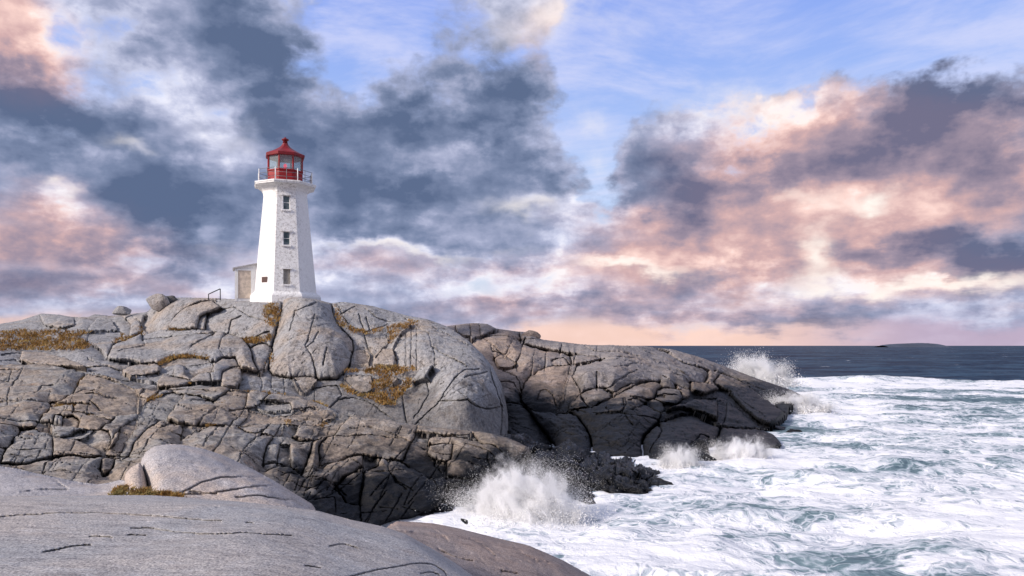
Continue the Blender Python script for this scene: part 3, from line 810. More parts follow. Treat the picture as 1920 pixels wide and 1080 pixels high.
HEAD_SKY = [(800, 620), (840, 611), (887, 605.5), (913, 607), (931, 616), (960, 620), (978, 622), (993, 624), (1008, 631), (1015, 636.5), (1050, 641), (1102, 647), (1204, 649), (1259, 655), (1310, 669), (1365, 689), (1423, 711), (1482, 731), (1524, 752)]
HEAD_FRONT = [(1500, 757), (1480, 765), (1474, 777), (1456, 797), (1430, 806), (1450, 815), (1467, 835), (1455, 842), (1423, 850), (1370, 852), (1343, 868), (1290, 877), (1259, 875), (1204, 869), (1124, 867), (1044, 858), (990, 840)]
HEAD_OUT = HEAD_SKY + HEAD_FRONT + [(930, 832), (860, 820), (800, 760)]
HEAD_DEPTH = [(800, 620, 80), (887, 606, 82), (840, 640, 76), (1015, 637, 82), (1204, 649, 88), (1310, 669, 92), (1423, 711, 92), (1482, 731, 85), (1524, 752, 77.5), (1500, 757, 75), (1474, 777, 66), (1456, 797, 61.5), (1467, 835, 49.0), (1423, 850, 45.8), (1343, 864, 43.4), (1259, 863, 43.8), (1204, 855, 45.6),
              (1124, 852, 47.4), (1044, 840, 50.2), (953, 806, 58), (990, 830, 53.0), (1120, 690, 67), (1050, 780, 56), (1150, 760, 57), (1250, 800, 53), (1250, 740, 63), (1300, 710, 74), (1400, 760, 71), (1350, 720, 81), (1440, 745, 80), (930, 700, 66), (960, 760, 60), (880, 760, 64), (1020, 680, 71), (1100, 650, 80),
              (1380, 800, 58), (1320, 830, 50), (1180, 820, 49.5), (1100, 820, 50.5)]
head, head_depth = rock_mass('headland', HEAD_OUT, HEAD_CRACKS, HEAD_DEPTH, M['head'], step=1.4, bulge=0.28, rmax=2.2, tilts=0.28, boost=[(1290, 800, 0.6, 0.5), (1400, 825, 0.6, 0.4), (1100, 810, 0.45, 0.4), (1040, 800, 0.6, 0.5), (1150, 815, 0.6, 0.3), (1000, 805, 0.5, 0.3), (1130, 710, 0.5, 0.6), (1180, 735, 0.4, 0.4), (1420, 770, .5, .3), (1380, 735, .4, .6), (1330, 690, .3, .4), (1300, 735, .4, .5), (1330, 760, .5, .6), (1440, 745, .3, .2)], cmin=0.5, edge=(0.12, 0.22), cdepth=0.95, cwidth=1.15,
    minor=splits(260, (900, 610, 1480, 850), (-24, -32, 40), 9, 46, 9), mdepth=0.24, rough=(0.15, 2.4, 0.03, 0.45), roll=2.5, roll_px=10,
    roll_lines=[HEAD_SKY, HEAD_FRONT], offset=0.65, skirt=1.4, foli=(0.14, (0.25, 0.4, 1.3)), back=(HEAD_SKY, [(0, 0.9), (3, 0.7), (12, 2.5), (30, 9.0), (40, 12.0)]), seed=11)
tag(head, 'long low headland of jointed rock running out into the surf', kind='structure')

# smooth slabs in front
SLAB_OUT = [(-220, 934), (0, 930), (187, 928.5), (281, 928.5), (339, 932), (446, 940), (562, 953), (598, 958), (656, 974), (717, 987), (761, 1002), (814, 1031), (846, 1051), (887, 1080), (930, 1115), (990, 1190), (-220, 1190)]
SLAB_LINES = read('R4', '0,585 160,572 350,565 560,562 700,570 850,580 1000,592 1130,600 1285,606; 760,655 870,650 1000,665 1150,682 1340,686 1400,680 1690,692; 250,780 400,755 525,742; 740,695 845,692; 1430,622 1470,624; 520,700 650,708; 1230,525 1270,526') + \
    read('R5', '300,1040 380,1020 500,990 640,970 760,945 870,960 940,1005 960,1050; 200,830 290,815 380,842; 780,1015 860,1000 905,1020; 40,965 140,975')
slab, slab_depth = rock_mass('rock_slab', SLAB_OUT, SLAB_LINES, [(-220, 934, 8.6), (0, 930, 8.6), (300, 930, 8.8), (620, 964, 8.9), (0, 1080, 5.0), (500, 1080, 5.1), (760, 1002, 8.7), (887, 1080, 7.7), (300, 1000, 6.6), (0, 1190, 3.9), (900, 1190, 5.2), (650, 1050, 6.3), (800, 1080, 6.6)],
    M['slab'], step=1.5, bulge=0.0, rmax=0.12, edge=(0.0, 0.03), cdepth=0.10, cwidth=1.0, cmin=0.95, minor=splits(26, (0, 930, 860, 1080), (-4, 4, -12), 6, 50, 21), mdepth=0.012, rough=(0.030, 0.9, 0.004, 0.12),
    roll=1.6, roll_px=16, roll_lines=[SLAB_OUT[:15]], offset=0.0, skirt=1.2, jitter=0.7, single=True, seed=21)
tag(slab, 'smooth pale grey granite slab with hairline cracks', kind='structure')
PINK_OUT = [(715, 1000), (726, 987), (735, 981), (747, 977), (811, 981), (857, 990), (933, 1009), (992, 1023), (1056, 1051), (1108, 1080), (1160, 1115), (1230, 1190), (700, 1190)]
PINK_LINES = read('R5', '600,690 640,740 700,752 745,745; 1380,830 1450,890 1530,930 1605,945; 1100,790 1180,830 1260,900; 900,850 1000,900 1120,930; 1300,1000 1400,1020; 860,720 960,800')
pink, pink_depth = rock_mass('rock_slab', PINK_OUT, PINK_LINES, [(726, 987, 12.8), (811, 981, 14), (857, 990, 14.2), (933, 1009, 14.2), (1056, 1051, 13.6), (1108, 1080, 13.2), (800, 1040, 11), (900, 1080, 10.5), (1000, 1080, 11.6), (1000, 1190, 9.4), (700, 1100, 9), (1230, 1190, 11)],
    M['pinkslab'], step=2.0, bulge=0.0, rmax=0.25, edge=(0.03, 0.12), cdepth=0.14, cwidth=1.0, cmin=0.9, minor=splits(70, (720, 980, 1110, 1080), (-30, -36), 5, 60, 23), mdepth=0.05, rough=(0.05, 1.1, 0.008, 0.15),
    roll=2.4, roll_px=26, roll_lines=[PINK_OUT[1:12]], offset=0.0, skirt=2.2, jitter=0.7, single=True, seed=23)
tag(pink, 'sloping pinkish granite slab beside the foaming water', kind='structure')
LOW_OUT = read('R4', '-300,270 0,290 100,305 200,330 300,350 420,375 560,396 640,386 700,368 745,385 770,450 700,500 580,520 0,520 -300,520')[0]
low, low_depth = rock_mass('rock_slab', LOW_OUT, read('R4', '0,298 150,325 280,352 400,420; 380,372 500,400 560,396; 120,440 250,430 390,430'), [(-90, 867, 13.6), (0, 873, 13.5), (100, 890, 13.3), (200, 906, 13), (230, 900, 12.7), (0, 930, 11.2), (200, 935, 11.2), (-90, 945, 11)],
    M['boulder'], step=2.0, bulge=0.0, rmax=0.2, edge=(0.02, 0.1), cdepth=0.12, cwidth=1.0, cmin=0.9, minor=splits(14, (0, 880, 200, 930), (-8,), 6, 50, 25), mdepth=0.01, rough=(0.04, 0.9, 0.006, 0.12),
    roll=1.2, roll_px=9, roll_lines=[LOW_OUT[:9]], offset=0.0, skirt=1.0, jitter=0.6, single=True, seed=25)
tag(low, 'low tan granite slab behind the smooth grey slab', kind='structure')
DOME_OUT = read('R4', '825,460 850,410 838,370 815,300 818,262 830,235 850,205 900,175 970,163 1050,165 1180,190 1300,230 1450,300 1600,380 1720,455 1810,510 1832,548 1740,575 1380,545 1050,520 870,505')[0]
dome, dome_depth = rock_mass('boulder', DOME_OUT, read('R4', '1030,462 1050,450 1100,430 1180,385 1280,360 1400,355 1560,355; 1060,460 1250,445 1400,425 1600,398; 1370,475 1500,470 1700,482 1760,525; 1100,440 1180,445 1260,452'),
    [(275, 930, 11.4), (300, 836, 13.2), (350, 840, 13.3), (450, 873, 13.3), (590, 957, 12.4), (270, 880, 12.1), (350, 895, 12.1), (350, 930, 11.4), (450, 935, 11.6), (550, 952, 11.8), (450, 905, 12.2)],
    M['boulder'], step=1.8, bulge=0.0, rmax=0.3, edge=(0.05, 0.16), cdepth=0.14, cwidth=1.0, cmin=0.9, minor=splits(20, (280, 850, 560, 940), (-14, 20), 8, 30, 27), mdepth=0.012, rough=(0.06, 0.9, 0.007, 0.11),
    roll=1.5, roll_px=34, roll_lines=[DOME_OUT[:17]], offset=0.0, skirt=1.6, jitter=0.6, single=True, seed=27)
tag(dome, 'large smooth pale granite boulder with a long rounded back', 'boulder')
EAR_OUT = read('R4', '722,370 726,348 736,322 760,298 790,280 812,268 830,300 845,360 856,415 830,450 790,455 745,430')[0]
ear, ear_depth = rock_mass('boulder', EAR_OUT, [], [(234, 900, 12.2), (245, 880, 12.4), (262, 870, 12.5), (272, 910, 12.0), (255, 925, 11.7), (250, 905, 11.8)],
    M['boulder'], step=1.8, bulge=0.0, rmax=0.3, edge=(0.0, 0.2), cdepth=0.0, cwidth=1.7, rough=(0.05, 0.6, 0.007, 0.11),
    roll=0.5, roll_px=15, offset=0.0, skirt=0.8, jitter=0.6, single=True, seed=29)
tag(ear, 'small tan boulder wedged against the end of the large rounded one', 'boulder')

# reef of wet rock running out from the foot of the shelf into the surf
REEF_OUT = read('G6', '-40,235 0,230 100,220 200,215 330,290 470,330 590,265 680,310 790,370 860,385 1000,375 1150,385 1260,410 1360,470 1420,540 1450,590 1360,610 1500,680 1610,735 1500,738 1400,715 1330,775 1240,745 1130,725 1000,745 900,700 800,705 860,790 905,870 830,858 700,790 560,680 400,640 180,560 -40,520')[0]
REEF_CRACKS = read('G6', '-40,380 220,370 360,360 470,330; 180,420 300,480 400,520 480,570 520,640; 220,370 250,430 400,470 480,510 480,570; 480,510 500,380 560,430 700,450 860,440; 720,445 740,400 860,400 860,440; 500,500 620,480 740,490 860,510 1030,470; 540,610 590,515 700,520 780,560 795,705; 800,545 900,540 1020,570 1100,575 1240,645 1325,775; 1030,440 1035,570; 1030,480 1150,540 1290,620 1345,600; 795,690 900,690 1000,640 1020,570; 540,610 680,650 795,705; 1000,375 1030,440; 1150,385 1170,490 1250,580; 1030,440 1170,490 1300,480 1420,540; 1290,620 1400,715; 860,510 880,440; 0,300 120,300 220,370; 900,600 1000,660 1130,725')
REEF_Z = [(-40, 235, 1.9), (200, 215, 1.5), (330, 290, 1.0), (470, 330, .7), (590, 265, .9), (680, 310, .8), (790, 370, .45), (1000, 375, .25), (1150, 385, .2), (1030, 460, .7), (1150, 490, .6), (1290, 545, .45), (1360, 470, .15), (1440, 575, .15), (1610, 735, .05), (1330, 775, .05), (1130, 725, .15), (905, 870, .05), (800, 705, .2), (560, 680, .5), (400, 640, .7), (-40, 520, 1.2), (1050, 600, .8), (700, 560, .6), (250, 400, 1.0), (650, 380, .9), (1240, 640, .6)]
REEF_DEPTH = []
for zx, zy, zz in REEF_Z:
    ppx, ppy = 940 + zx / 4.8, 770 + zy / 4.8
    REEF_DEPTH.append((ppx, ppy, (7.0 - zz * 1.1) * F / (ppy - HZ)))
reef, reef_depth = rock_mass('rock_reef', REEF_OUT, REEF_CRACKS, REEF_DEPTH, M['wetrock'], step=1.4, bulge=0.45, rmax=0.8, edge=(0.10, 0.2), cdepth=0.5, cwidth=1.6,
    minor=splits(90, (940, 810, 1270, 945), (-32, -40, 30), 10, 28, 31), mdepth=0.12, rough=(0.40, 0.8, 0.08, 0.25), roll=1.0, roll_px=7, offset=0.45, skirt=1.2, foli=(0.14, (0.9, 0.7, 1.6)), seed=31)
tag(reef, 'black wet reef of broken rock awash in the foam', kind='structure')

# ------------------------------------------------------------------ lighthouse
def lathe8(rings, n=8, rot=0.0):
    """stacked n-sided rings (z, radius); returns verts and faces, closed at both ends"""
    V, Fc = [], []
    for z, r in rings:
        for k in range(n):
            a = rot + 2 * math.pi * k / n
            V.append((r * math.sin(a), -r * math.cos(a), z))
    for i in range(len(rings) - 1):
        for k in range(n):
            a = i * n + k; b = i * n + (k + 1) % n
            Fc.append([a, b, b + n, a + n])
    Fc.append(list(range(n))[::-1])
    Fc.append([(len(rings) - 1) * n + k for k in range(n)])
    return V, Fc


def box_vf(x0, x1, y0, y1, z0, z1):
    V = [(x0, y0, z0), (x1, y0, z0), (x1, y1, z0), (x0, y1, z0), (x0, y0, z1), (x1, y0, z1), (x1, y1, z1), (x0, y1, z1)]
    Fc = [[3, 2, 1, 0], [4, 5, 6, 7], [0, 1, 5, 4], [1, 2, 6, 5], [2, 3, 7, 6], [3, 0, 4, 7]]
    return V, Fc


def join_vf(*items):
    V, Fc = [], []
    for v, f in items:
        o = len(V); V += list(v); Fc += [[i + o for i in q] for q in f]
    return V, Fc


def tube_vf(p, q, r, n=6):
    p = Vector(p); q = Vector(q)
    d = (q - p).normalized()
    u = d.orthogonal().normalized(); w = d.cross(u)
    V, Fc = [], []
    for c in (p, q):
        for k in range(n):
            a = 2 * math.pi * k / n
            V.append(tuple(c + u * (r * math.cos(a)) + w * (r * math.sin(a))))
    for k in range(n):
        Fc.append([k, (k + 1) % n, n + (k + 1) % n, n + k])
    Fc.append(list(range(n))[::-1]); Fc.append([n + k for k in range(n)])
    return V, Fc


def xf(vf, m):
    return [tuple(m @ Vector(v)) for v in vf[0]], vf[1]


def empty(name, loc, rz=0.0, parent=None):
    o = bpy.data.objects.new(name, None)
    o.empty_display_size = 0.5
    o.location = loc; o.rotation_euler = (0, 0, rz)
    col.objects.link(o)
    if parent is not None: o.parent = parent
    return o


def white_wall():
    m, n, b = new_mat('painted_concrete')
    geo = n.node('ShaderNodeNewGeometry'); pos = n.node('ShaderNodeTexCoord').outputs['Object']
    nrm = geo.outputs['Normal']
    f = n.noise(n.vec('MULTIPLY', pos, (1, 1, .7)), 3.2, 8, 0.75, dist=0.5)
    f2 = n.noise(n.vec('MULTIPLY', pos, (2.2, 2.2, .5)), 1.6, 6, 0.7)
    patch = n.smooth(n.noise(pos, 0.5, 4, 0.6), 0.40, 0.62)
    c = n.mix(n.math('MULTIPLY', n.smooth(f2, 0.5, 0.75), 0.35), (0.84, 0.84, 0.83), (0.70, 0.70, 0.70))
    peel = n.math('MULTIPLY', n.smooth(f, 0.52, 0.64), n.math('MULTIPLY_ADD', patch, 0.50, 0.10))
    ox, oy, oz = n.sep(pos)
    front = n.math('MULTIPLY', n.smooth(n.math('ABSOLUTE', ox), 1.4, 0.7), n.smooth(oy, -1.3, -1.9))
    f3 = n.noise(pos, 5.0, 7, 0.75, dist=0.6)
    peel = n.math('MAXIMUM', peel, n.math('MULTIPLY', n.smooth(f3, 0.47, 0.62), n.math('MULTIPLY_ADD', front, 0.60, 0.20)))
    c = n.mix(peel, c, (0.42, 0.405, 0.39))
    n.put(b.inputs['Base Color'], c)
    b.inputs['Roughness'].default_value = 0.75
    h = n.math('ADD', n.noise(pos, 12, 6, 0.7), n.math('MULTIPLY', peel, -1.0))
    n.put(b.inputs['Normal'], n.bump(h, 0.5, 0.02))
    return m


M['white'] = white_wall()
M['red'] = plain('red_paint', (0.27, 0.003, 0.005), 0.55, vary=0.2, scale=2.0)
M['darkred'] = plain('red_roof_paint', (0.19, 0.003, 0.008), 0.55, vary=0.25, scale=1.5)
M['rail'] = plain('rail_metal', (0.16, 0.16, 0.17), 0.5, 0.3)
M['trim'] = plain('white_trim', (0.76, 0.76, 0.75), 0.6, vary=0.08)
M['tan'] = plain('weathered_door_paint', (0.56, 0.47, 0.38), 0.7, vary=0.22, scale=4.0)
M['board'] = plain('grey_board', (0.30, 0.28, 0.25), 0.8, vary=0.2, scale=5.0)
M['plaque'] = plain('brown_plaque', (0.07, 0.028, 0.022), 0.5)
M['shingle'] = plain('grey_roofing', (0.42, 0.41, 0.41), 0.85, vary=0.2, scale=6)
M['iron'] = plain('dark_iron', (0.035, 0.036, 0.04), 0.5, 0.4)


def dark_glass():
    m, n, b = new_mat('window_glass')
    pos = n.node('ShaderNodeNewGeometry').outputs['Position']
    n.put(b.inputs['Base Color'], n.mix(n.smooth(n.noise(pos, 1.5, 3, 0.5), .4, .6), (0.03, 0.06, 0.065), (0.10, 0.13, 0.14)))
    b.inputs['Roughness'].default_value = 0.08
    return m


def clear_glass():
    m, n, b = new_mat('lantern_glass')
    b.inputs['Base Color'].default_value = (0.8, 0.9, 0.92, 1)
    b.inputs['Roughness'].default_value = 0.05
    tr = n.node('ShaderNodeBsdfTransparent'); tr.inputs[0].default_value = (0.90, 0.95, 0.95, 1)
    mx = n.node('ShaderNodeMixShader'); mx.inputs[0].default_value = 0.12
    out = [k for k in m.node_tree.nodes if k.type == 'OUTPUT_MATERIAL'][0]
    m.node_tree.links.new(tr.outputs[0], mx.inputs[1]); m.node_tree.links.new(b.outputs[0], mx.inputs[2])
    m.node_tree.links.new(mx.outputs[0], out.inputs[0])
    return m


def red_lens():
    m, n, b = new_mat('red_lens')
    b.inputs['Base Color'].default_value = (0.75, 0.03, 0.08, 1)
    b.inputs['Roughness'].default_value = 0.15
    b.inputs['Emission Color'].default_value = (1.0, 0.05, 0.12, 1)
    b.inputs['Emission Strength'].default_value = 0.8
    return m


M['glass'] = dark_glass(); M['lantern_glass'] = clear_glass(); M['lens'] = red_lens()

LD = 69.5
LX = (534.8 - 960) / F * LD
LZ = 7.0 + (HZ - 560.5) / F * LD
lh = empty('lighthouse', (LX, LD, LZ), -math.atan2(LX, LD) + math.radians(3.0))
tag(lh, 'white octagonal lighthouse with red lantern on top of the granite knoll', 'lighthouse')
A8 = math.pi / 8
C8 = math.cos(A8)


def make_tower():
    # shaft radii at heights; front face (normal -y) has three window openings
    rings = [(-0.7, 2.98), (0.45, 2.95), (1.16, 2.88), (2.54, 2.745), (4.72, 2.53), (5.96, 2.41), (7.97, 2.21), (9.27, 2.085), (9.50, 2.065), (9.78, 2.10), (10.02, 2.24), (10.20, 2.50), (10.295, 2.78)]
    openings = {2, 4, 6}
    V, Fc = [], []
    hw = 0.30
    def add(*p):
        V.extend(p); return list(range(len(V) - len(p), len(V)))
    for i in range(len(rings) - 1):
        (z0, r0), (z1, r1) = rings[i], rings[i + 1]
        for k in range(8):
            a0 = -A8 + k * 2 * A8; a1 = a0 + 2 * A8
            p = lambda r, a, z: (r * math.sin(a), -r * math.cos(a), z)
            if k == 0 and i in openings:
                y0, y1 = -r0 * C8, -r1 * C8
                w0, w1 = r0 * math.sin(A8), r1 * math.sin(A8)
                Fc.append(add((-w0, y0, z0), (-hw, y0, z0), (-hw, y1, z1), (-w1, y1, z1)))
                Fc.append(add((hw, y0, z0), (w0, y0, z0), (w1, y1, z1), (hw, y1, z1)))
                dp = 0.22
                Fc.append(add((-hw, y0, z0), (-hw, y0 + dp, z0), (-hw, y1 + dp, z1), (-hw, y1, z1)))
                Fc.append(add((hw, y0 + dp, z0), (hw, y0, z0), (hw, y1, z1), (hw, y1 + dp, z1)))
                Fc.append(add((-hw, y0, z0), (hw, y0, z0), (hw, y0 + dp, z0), (-hw, y0 + dp, z0)))
                Fc.append(add((-hw, y1 + dp, z1), (hw, y1 + dp, z1), (hw, y1, z1), (-hw, y1, z1)))
                Fc.append(add((-hw, y0 + dp, z0), (hw, y0 + dp, z0), (hw, y1 + dp, z1), (-hw, y1 + dp, z1)))
            else:
                Fc.append(add(p(r0, a0, z0), p(r0, a1, z0), p(r1, a1, z1), p(r1, a0, z1)))
    mesh_obj('tower', V, Fc, M['white'], lh, smooth=False)
    for i, boarded in ((2, True), (4, False), (6, False)):
        (z0, r0), (z1, r1) = rings[i], rings[i + 1]
        y0, y1 = -r0 * C8, -r1 * C8
        sl = (y1 - y0) / (z1 - z0)
        yy = lambda z: y0 + (z - z0) * sl
        fr = 0.05
        def bar(xa, xb, za, zb, d0, d1):
            return [(xa, yy(za) + d0, za), (xb, yy(za) + d0, za), (xb, yy(za) + d1, za), (xa, yy(za) + d1, za), (xa, yy(zb) + d0, zb), (xb, yy(zb) + d0, zb), (xb, yy(zb) + d1, zb), (xa, yy(zb) + d1, zb)], box_vf(0, 1, 0, 1, 0, 1)[1]
        w = mesh_obj('window', *join_vf(bar(-hw + .004, -hw + fr, z0 + .004, z1 - .004, .09, .17), bar(hw - fr, hw - .004, z0 + .004, z1 - .004, .09, .17), bar(-hw + fr, hw - fr, z0 + .004, z0 + fr, .09, .17),
                        bar(-hw + fr, hw - fr, z1 - fr, z1 - .004, .09, .17)), M['board'] if boarded else M['trim'], lh, smooth=False)
        mid = (z0 + z1) / 2
        if boarded:
            for q in range(3):
                xa = -hw + fr + 0.003 + q * (2 * (hw - fr)) / 3
                mesh_obj('board', *bar(xa, xa + 2 * (hw - fr) / 3 - 0.008, z0 + fr + .003, z1 - fr - .003, .12, .155), M['board'], w, smooth=False)
        else:
            mesh_obj('pane', *bar(-hw + fr + .002, hw - fr - .002, z0 + fr + .002, mid - .022, .125, .14), M['glass'], w, smooth=False)
            mesh_obj('pane', *bar(-hw + fr + .002, hw - fr - .002, mid + .022, z1 - fr - .002, .125, .14), M['glass'], w, smooth=False)
            mesh_obj('meeting_rail', *bar(-hw + fr + .001, hw - fr - .001, mid - .02, mid + .02, .10, .16), M['trim'], w, smooth=False)
        # sill, and hood with a shallow gable
        mesh_obj('sill', *bar(-hw - .10, hw + .10, z0 - .13, z0 - .003, -.10, .06), M['white'], w, smooth=False)
        zt = z1 + 0.003
        hoodp = [(-hw - .16, zt), (hw + .16, zt), (hw + .16, zt + .10), (0, zt + .26), (-hw - .16, zt + .10)]
        V2 = [(x, yy(z) - .12, z) for x, z in hoodp] + [(x, yy(z) + .06, z) for x, z in hoodp]
        F2 = [[0, 1, 2, 3, 4], [9, 8, 7, 6, 5]] + [[k, k + 5, (k + 1) % 5 + 5, (k + 1) % 5] for k in range(5)]
        mesh_obj('hood', V2, F2, M['white'], w, smooth=False)


make_tower()
mesh_obj('plinth', *lathe8([(-0.75, 3.38), (0.12, 3.36), (0.30, 3.26), (0.50, 2.99), (0.50, 2.5)], rot=A8), M['white'], lh, smooth=False)
mesh_obj('gallery', *lathe8([(10.30, 2.76), (10.31, 2.86), (10.42, 2.87), (10.44, 2.92), (10.55, 2.92), (10.57, 2.88), (10.575, 1.5)], rot=A8), M['white'], lh, smooth=False)
# red lantern: panelled base, glazed storey, eight-sided roof with vent ball
lb = mesh_obj('lantern_base', *lathe8([(10.45, 1.67), (10.72, 1.67), (10.72, 1.62), (11.70, 1.62), (11.70, 1.70), (11.80, 1.70), (11.80, 1.3)], rot=A8), M['red'], lh, smooth=False)
for k in range(8):
    a = k * 2 * A8
    m = Matrix.Rotation(a, 4, 'Z')
    y = -1.62 * C8
    wpan = 1.62 * math.sin(A8) - .12
    mesh_obj('panel', *xf(box_vf(-wpan, wpan, y - .03, y + .02, 10.80, 11.62), m), M['red'], lb, smooth=False)
    a2 = a + A8
    m2 = Matrix.Rotation(a2, 4, 'Z')
    mesh_obj('mullion', *xf(box_vf(-.055, .055, -1.66, -1.54, 11.802, 13.12), m2), M['red'], lh, smooth=False)
    gy = -1.58 * C8
    gw = 1.58 * math.sin(A8) - .055
    mesh_obj('pane', *xf(box_vf(-gw, gw, gy - .006, gy + .006, 11.81, 13.06), m), M['lantern_glass'], lh, smooth=False)
roof = mesh_obj('lantern_roof', *lathe8([(13.06, 1.35), (13.06, 1.78), (13.10, 1.82), (13.30, 1.85), (13.36, 1.80), (13.56, 1.36), (13.76, 0.98), (13.96, .66), (14.14, .44), (14.32, .30), (14.46, .24)], rot=A8), M['darkred'], lh, smooth=False)
mesh_obj('vent_ball', *lathe8([(14.42, .24), (14.70, .19), (14.74, .30), (14.80, .34), (14.87, .30), (14.93, .13), (15.04, .06)], n=12), M['darkred'], roof)
lens = mesh_obj('lens', *lathe8([(12.12, .08), (12.18, .13), (12.34, .155), (12.50, .13), (12.56, .08)], n=16), M['lens'], lh)
mesh_obj('lens_stand', *lathe8([(11.79, .30), (11.85, .28), (11.90, .12), (12.16, .10)], n=12), M['iron'], lens)
# gallery railing
rr = 2.52
for k in range(8):
    for half in (0, 1):
        a = A8 + k * 2 * A8 + half * A8
        rad = rr if not half else rr * C8
        p = (rad * math.sin(a), -rad * math.cos(a))
        mesh_obj('rail_post', *tube_vf((p[0], p[1], 10.56), (p[0], p[1], 11.72), .045 if not half else .03, 8), M['trim'] if not half else M['rail'], lh)
for h in (10.92, 11.31, 11.70):
    parts = []
    for k in range(8):
        a = A8 + k * 2 * A8; b = a + 2 * A8
        parts.append(tube_vf((rr * math.sin(a), -rr * math.cos(a), h), (rr * math.sin(b), -rr * math.cos(b), h), .022))
    mesh_obj('guard_rail', *join_vf(*parts), M['rail'], lh)
# plaque on the side face left of the windows
m = Matrix.Rotation(-2 * A8, 4, 'Z')
rz = 2.82
mesh_obj('plaque', *xf(box_vf(-.34, .30, -rz * C8 - .05, -rz * C8 + .12, 1.34, 1.84), m), M['plaque'], lh, smooth=False)
# lean-to entrance porch
porch = mesh_obj('porch', [(-4.36, -.55, -.7), (-1.9, -.55, -.7), (-1.9, 1.6, -.7), (-4.36, 1.6, -.7), (-4.36, -.55, 2.62), (-1.9, -.55, 3.20), (-1.9, 1.6, 3.20), (-4.36, 1.6, 2.62)], box_vf(0, 1, 0, 1, 0, 1)[1], M['white'], lh, smooth=False)
sl = 0.58 / 2.46
mesh_obj('porch_roof', [(-4.58, -.75, 2.62 - .22 * sl), (-1.9, -.75, 3.21), (-1.9, 1.8, 3.21), (-4.58, 1.8, 2.62 - .22 * sl), (-4.58, -.75, 2.74 - .22 * sl), (-1.9, -.75, 3.33), (-1.9, 1.8, 3.33), (-4.58, 1.8, 2.74 - .22 * sl)], box_vf(0, 1, 0, 1, 0, 1)[1], M['shingle'], porch, smooth=False)
door = mesh_obj('door', *box_vf(-4.12, -3.02, -.62, -.50, -.05, 2.46), M['tan'], porch, smooth=False)
mesh_obj('door_frame', *join_vf(box_vf(-4.22, -4.125, -.66, -.5, -.05, 2.56), box_vf(-3.015, -2.92, -.66, -.5, -.05, 2.56), box_vf(-4.125, -3.015, -.66, -.5, 2.465, 2.56)), M['trim'], porch, smooth=False)
mesh_obj('corner_board', *box_vf(-4.40, -4.24, -.60, -.40, -.3, 2.60), M['trim'], porch, smooth=False)

# pipe handrail on the rock left of the porch
def pxat(px, py, d):
    return Vector(unproject(np.array(px), np.array(py), np.array(d)).tolist())
hb = pxat(391, 561, 66.6); hr = empty('handrail', hb)
tag(hr, 'black pipe handrail on the bare rock near the lighthouse porch', 'handrail')
hp = [pxat(391, 563, 66.6) - hb, pxat(391, 551.5, 66.6) - hb, pxat(413, 541.5, 67.0) - hb, pxat(413, 563, 67.0) - hb]
mesh_obj('post', *tube_vf(hp[0], hp[1], .045, 8), M['iron'], hr)
mesh_obj('post', *tube_vf(hp[3], hp[2], .045, 8), M['iron'], hr)
mesh_obj('rail', *tube_vf(hp[1], hp[2], .045, 8), M['iron'], hr)

# ------------------------------------------------------------------ loose boulders and sea rocks
def lump(name, centre, size, rz, mat, seed, flat=0.3, sharp=0.25, sub=4, tilt=0.0):
    bm = bmesh.new()
    bmesh.ops.create_icosphere(bm, subdivisions=sub, radius=1.0)
    co = np.array([v.co[:] for v in bm.verts])
    rs = np.random.RandomState(seed)
    # knock flat facets off a ball, then roughen it
    for _ in range(13):
        n = rs.normal(size=3); n /= np.linalg.norm(n)
        d = co @ n
        c = 0.50 + rs.rand() * 0.38
        ex = np.clip(d - c, 0, None)
        co = co - n * (ex * 0.86)[:, None]
    r = 1 + sharp * fbm(co * 1.3 + seed, 4, 0.5) + 0.05 * fbm(co * 5 + seed, 3, 0.6)
    co = co * r[:, None]
    co = co * np.array(size)
    ct, st = math.cos(tilt), math.sin(tilt)
    co = np.column_stack([co[:, 0] * ct + co[:, 2] * st, co[:, 1], -co[:, 0] * st + co[:, 2] * ct])
    c, s = math.cos(rz), math.sin(rz)
    co = np.column_stack([co[:, 0] * c - co[:, 1] * s, co[:, 0] * s + co[:, 1] * c, co[:, 2]])
    faces = [[v.index for v in f.verts] for f in bm.faces]
    bm.free()
    o = mesh_obj(name, co, faces, mat)
    o.location = centre
    return o


o = lump('boulder', pxat(228, 584, 72.0), (1.12, 0.9, 0.56), 0.2, M['knoll'], 31, sharp=0.12)
tag(o, 'lone oval boulder perched on the bare ridge', 'boulder')
o = lump('boulder', pxat(296, 570, 69.5), (1.05, 0.9, 0.95), 0.3, M['knoll'], 45, sharp=0.10)
tag(o, 'squared pale boulder standing on the ridge next to a dark one', 'boulder')
o = lump('boulder', pxat(319, 561, 70.2), (0.74, 0.5, 0.36), 0.0, M['ridge_dark'], 52, sharp=0.12)
tag(o, 'small dark boulder tucked behind the squared pale one', 'boulder')
o = lump('boulder', pxat(993, 630, 82.5), (1.2, 1.0, 0.62), 0.0, M['head'], 57, sharp=0.1)
tag(o, 'rounded boulder on the skyline of the far headland', 'boulder')

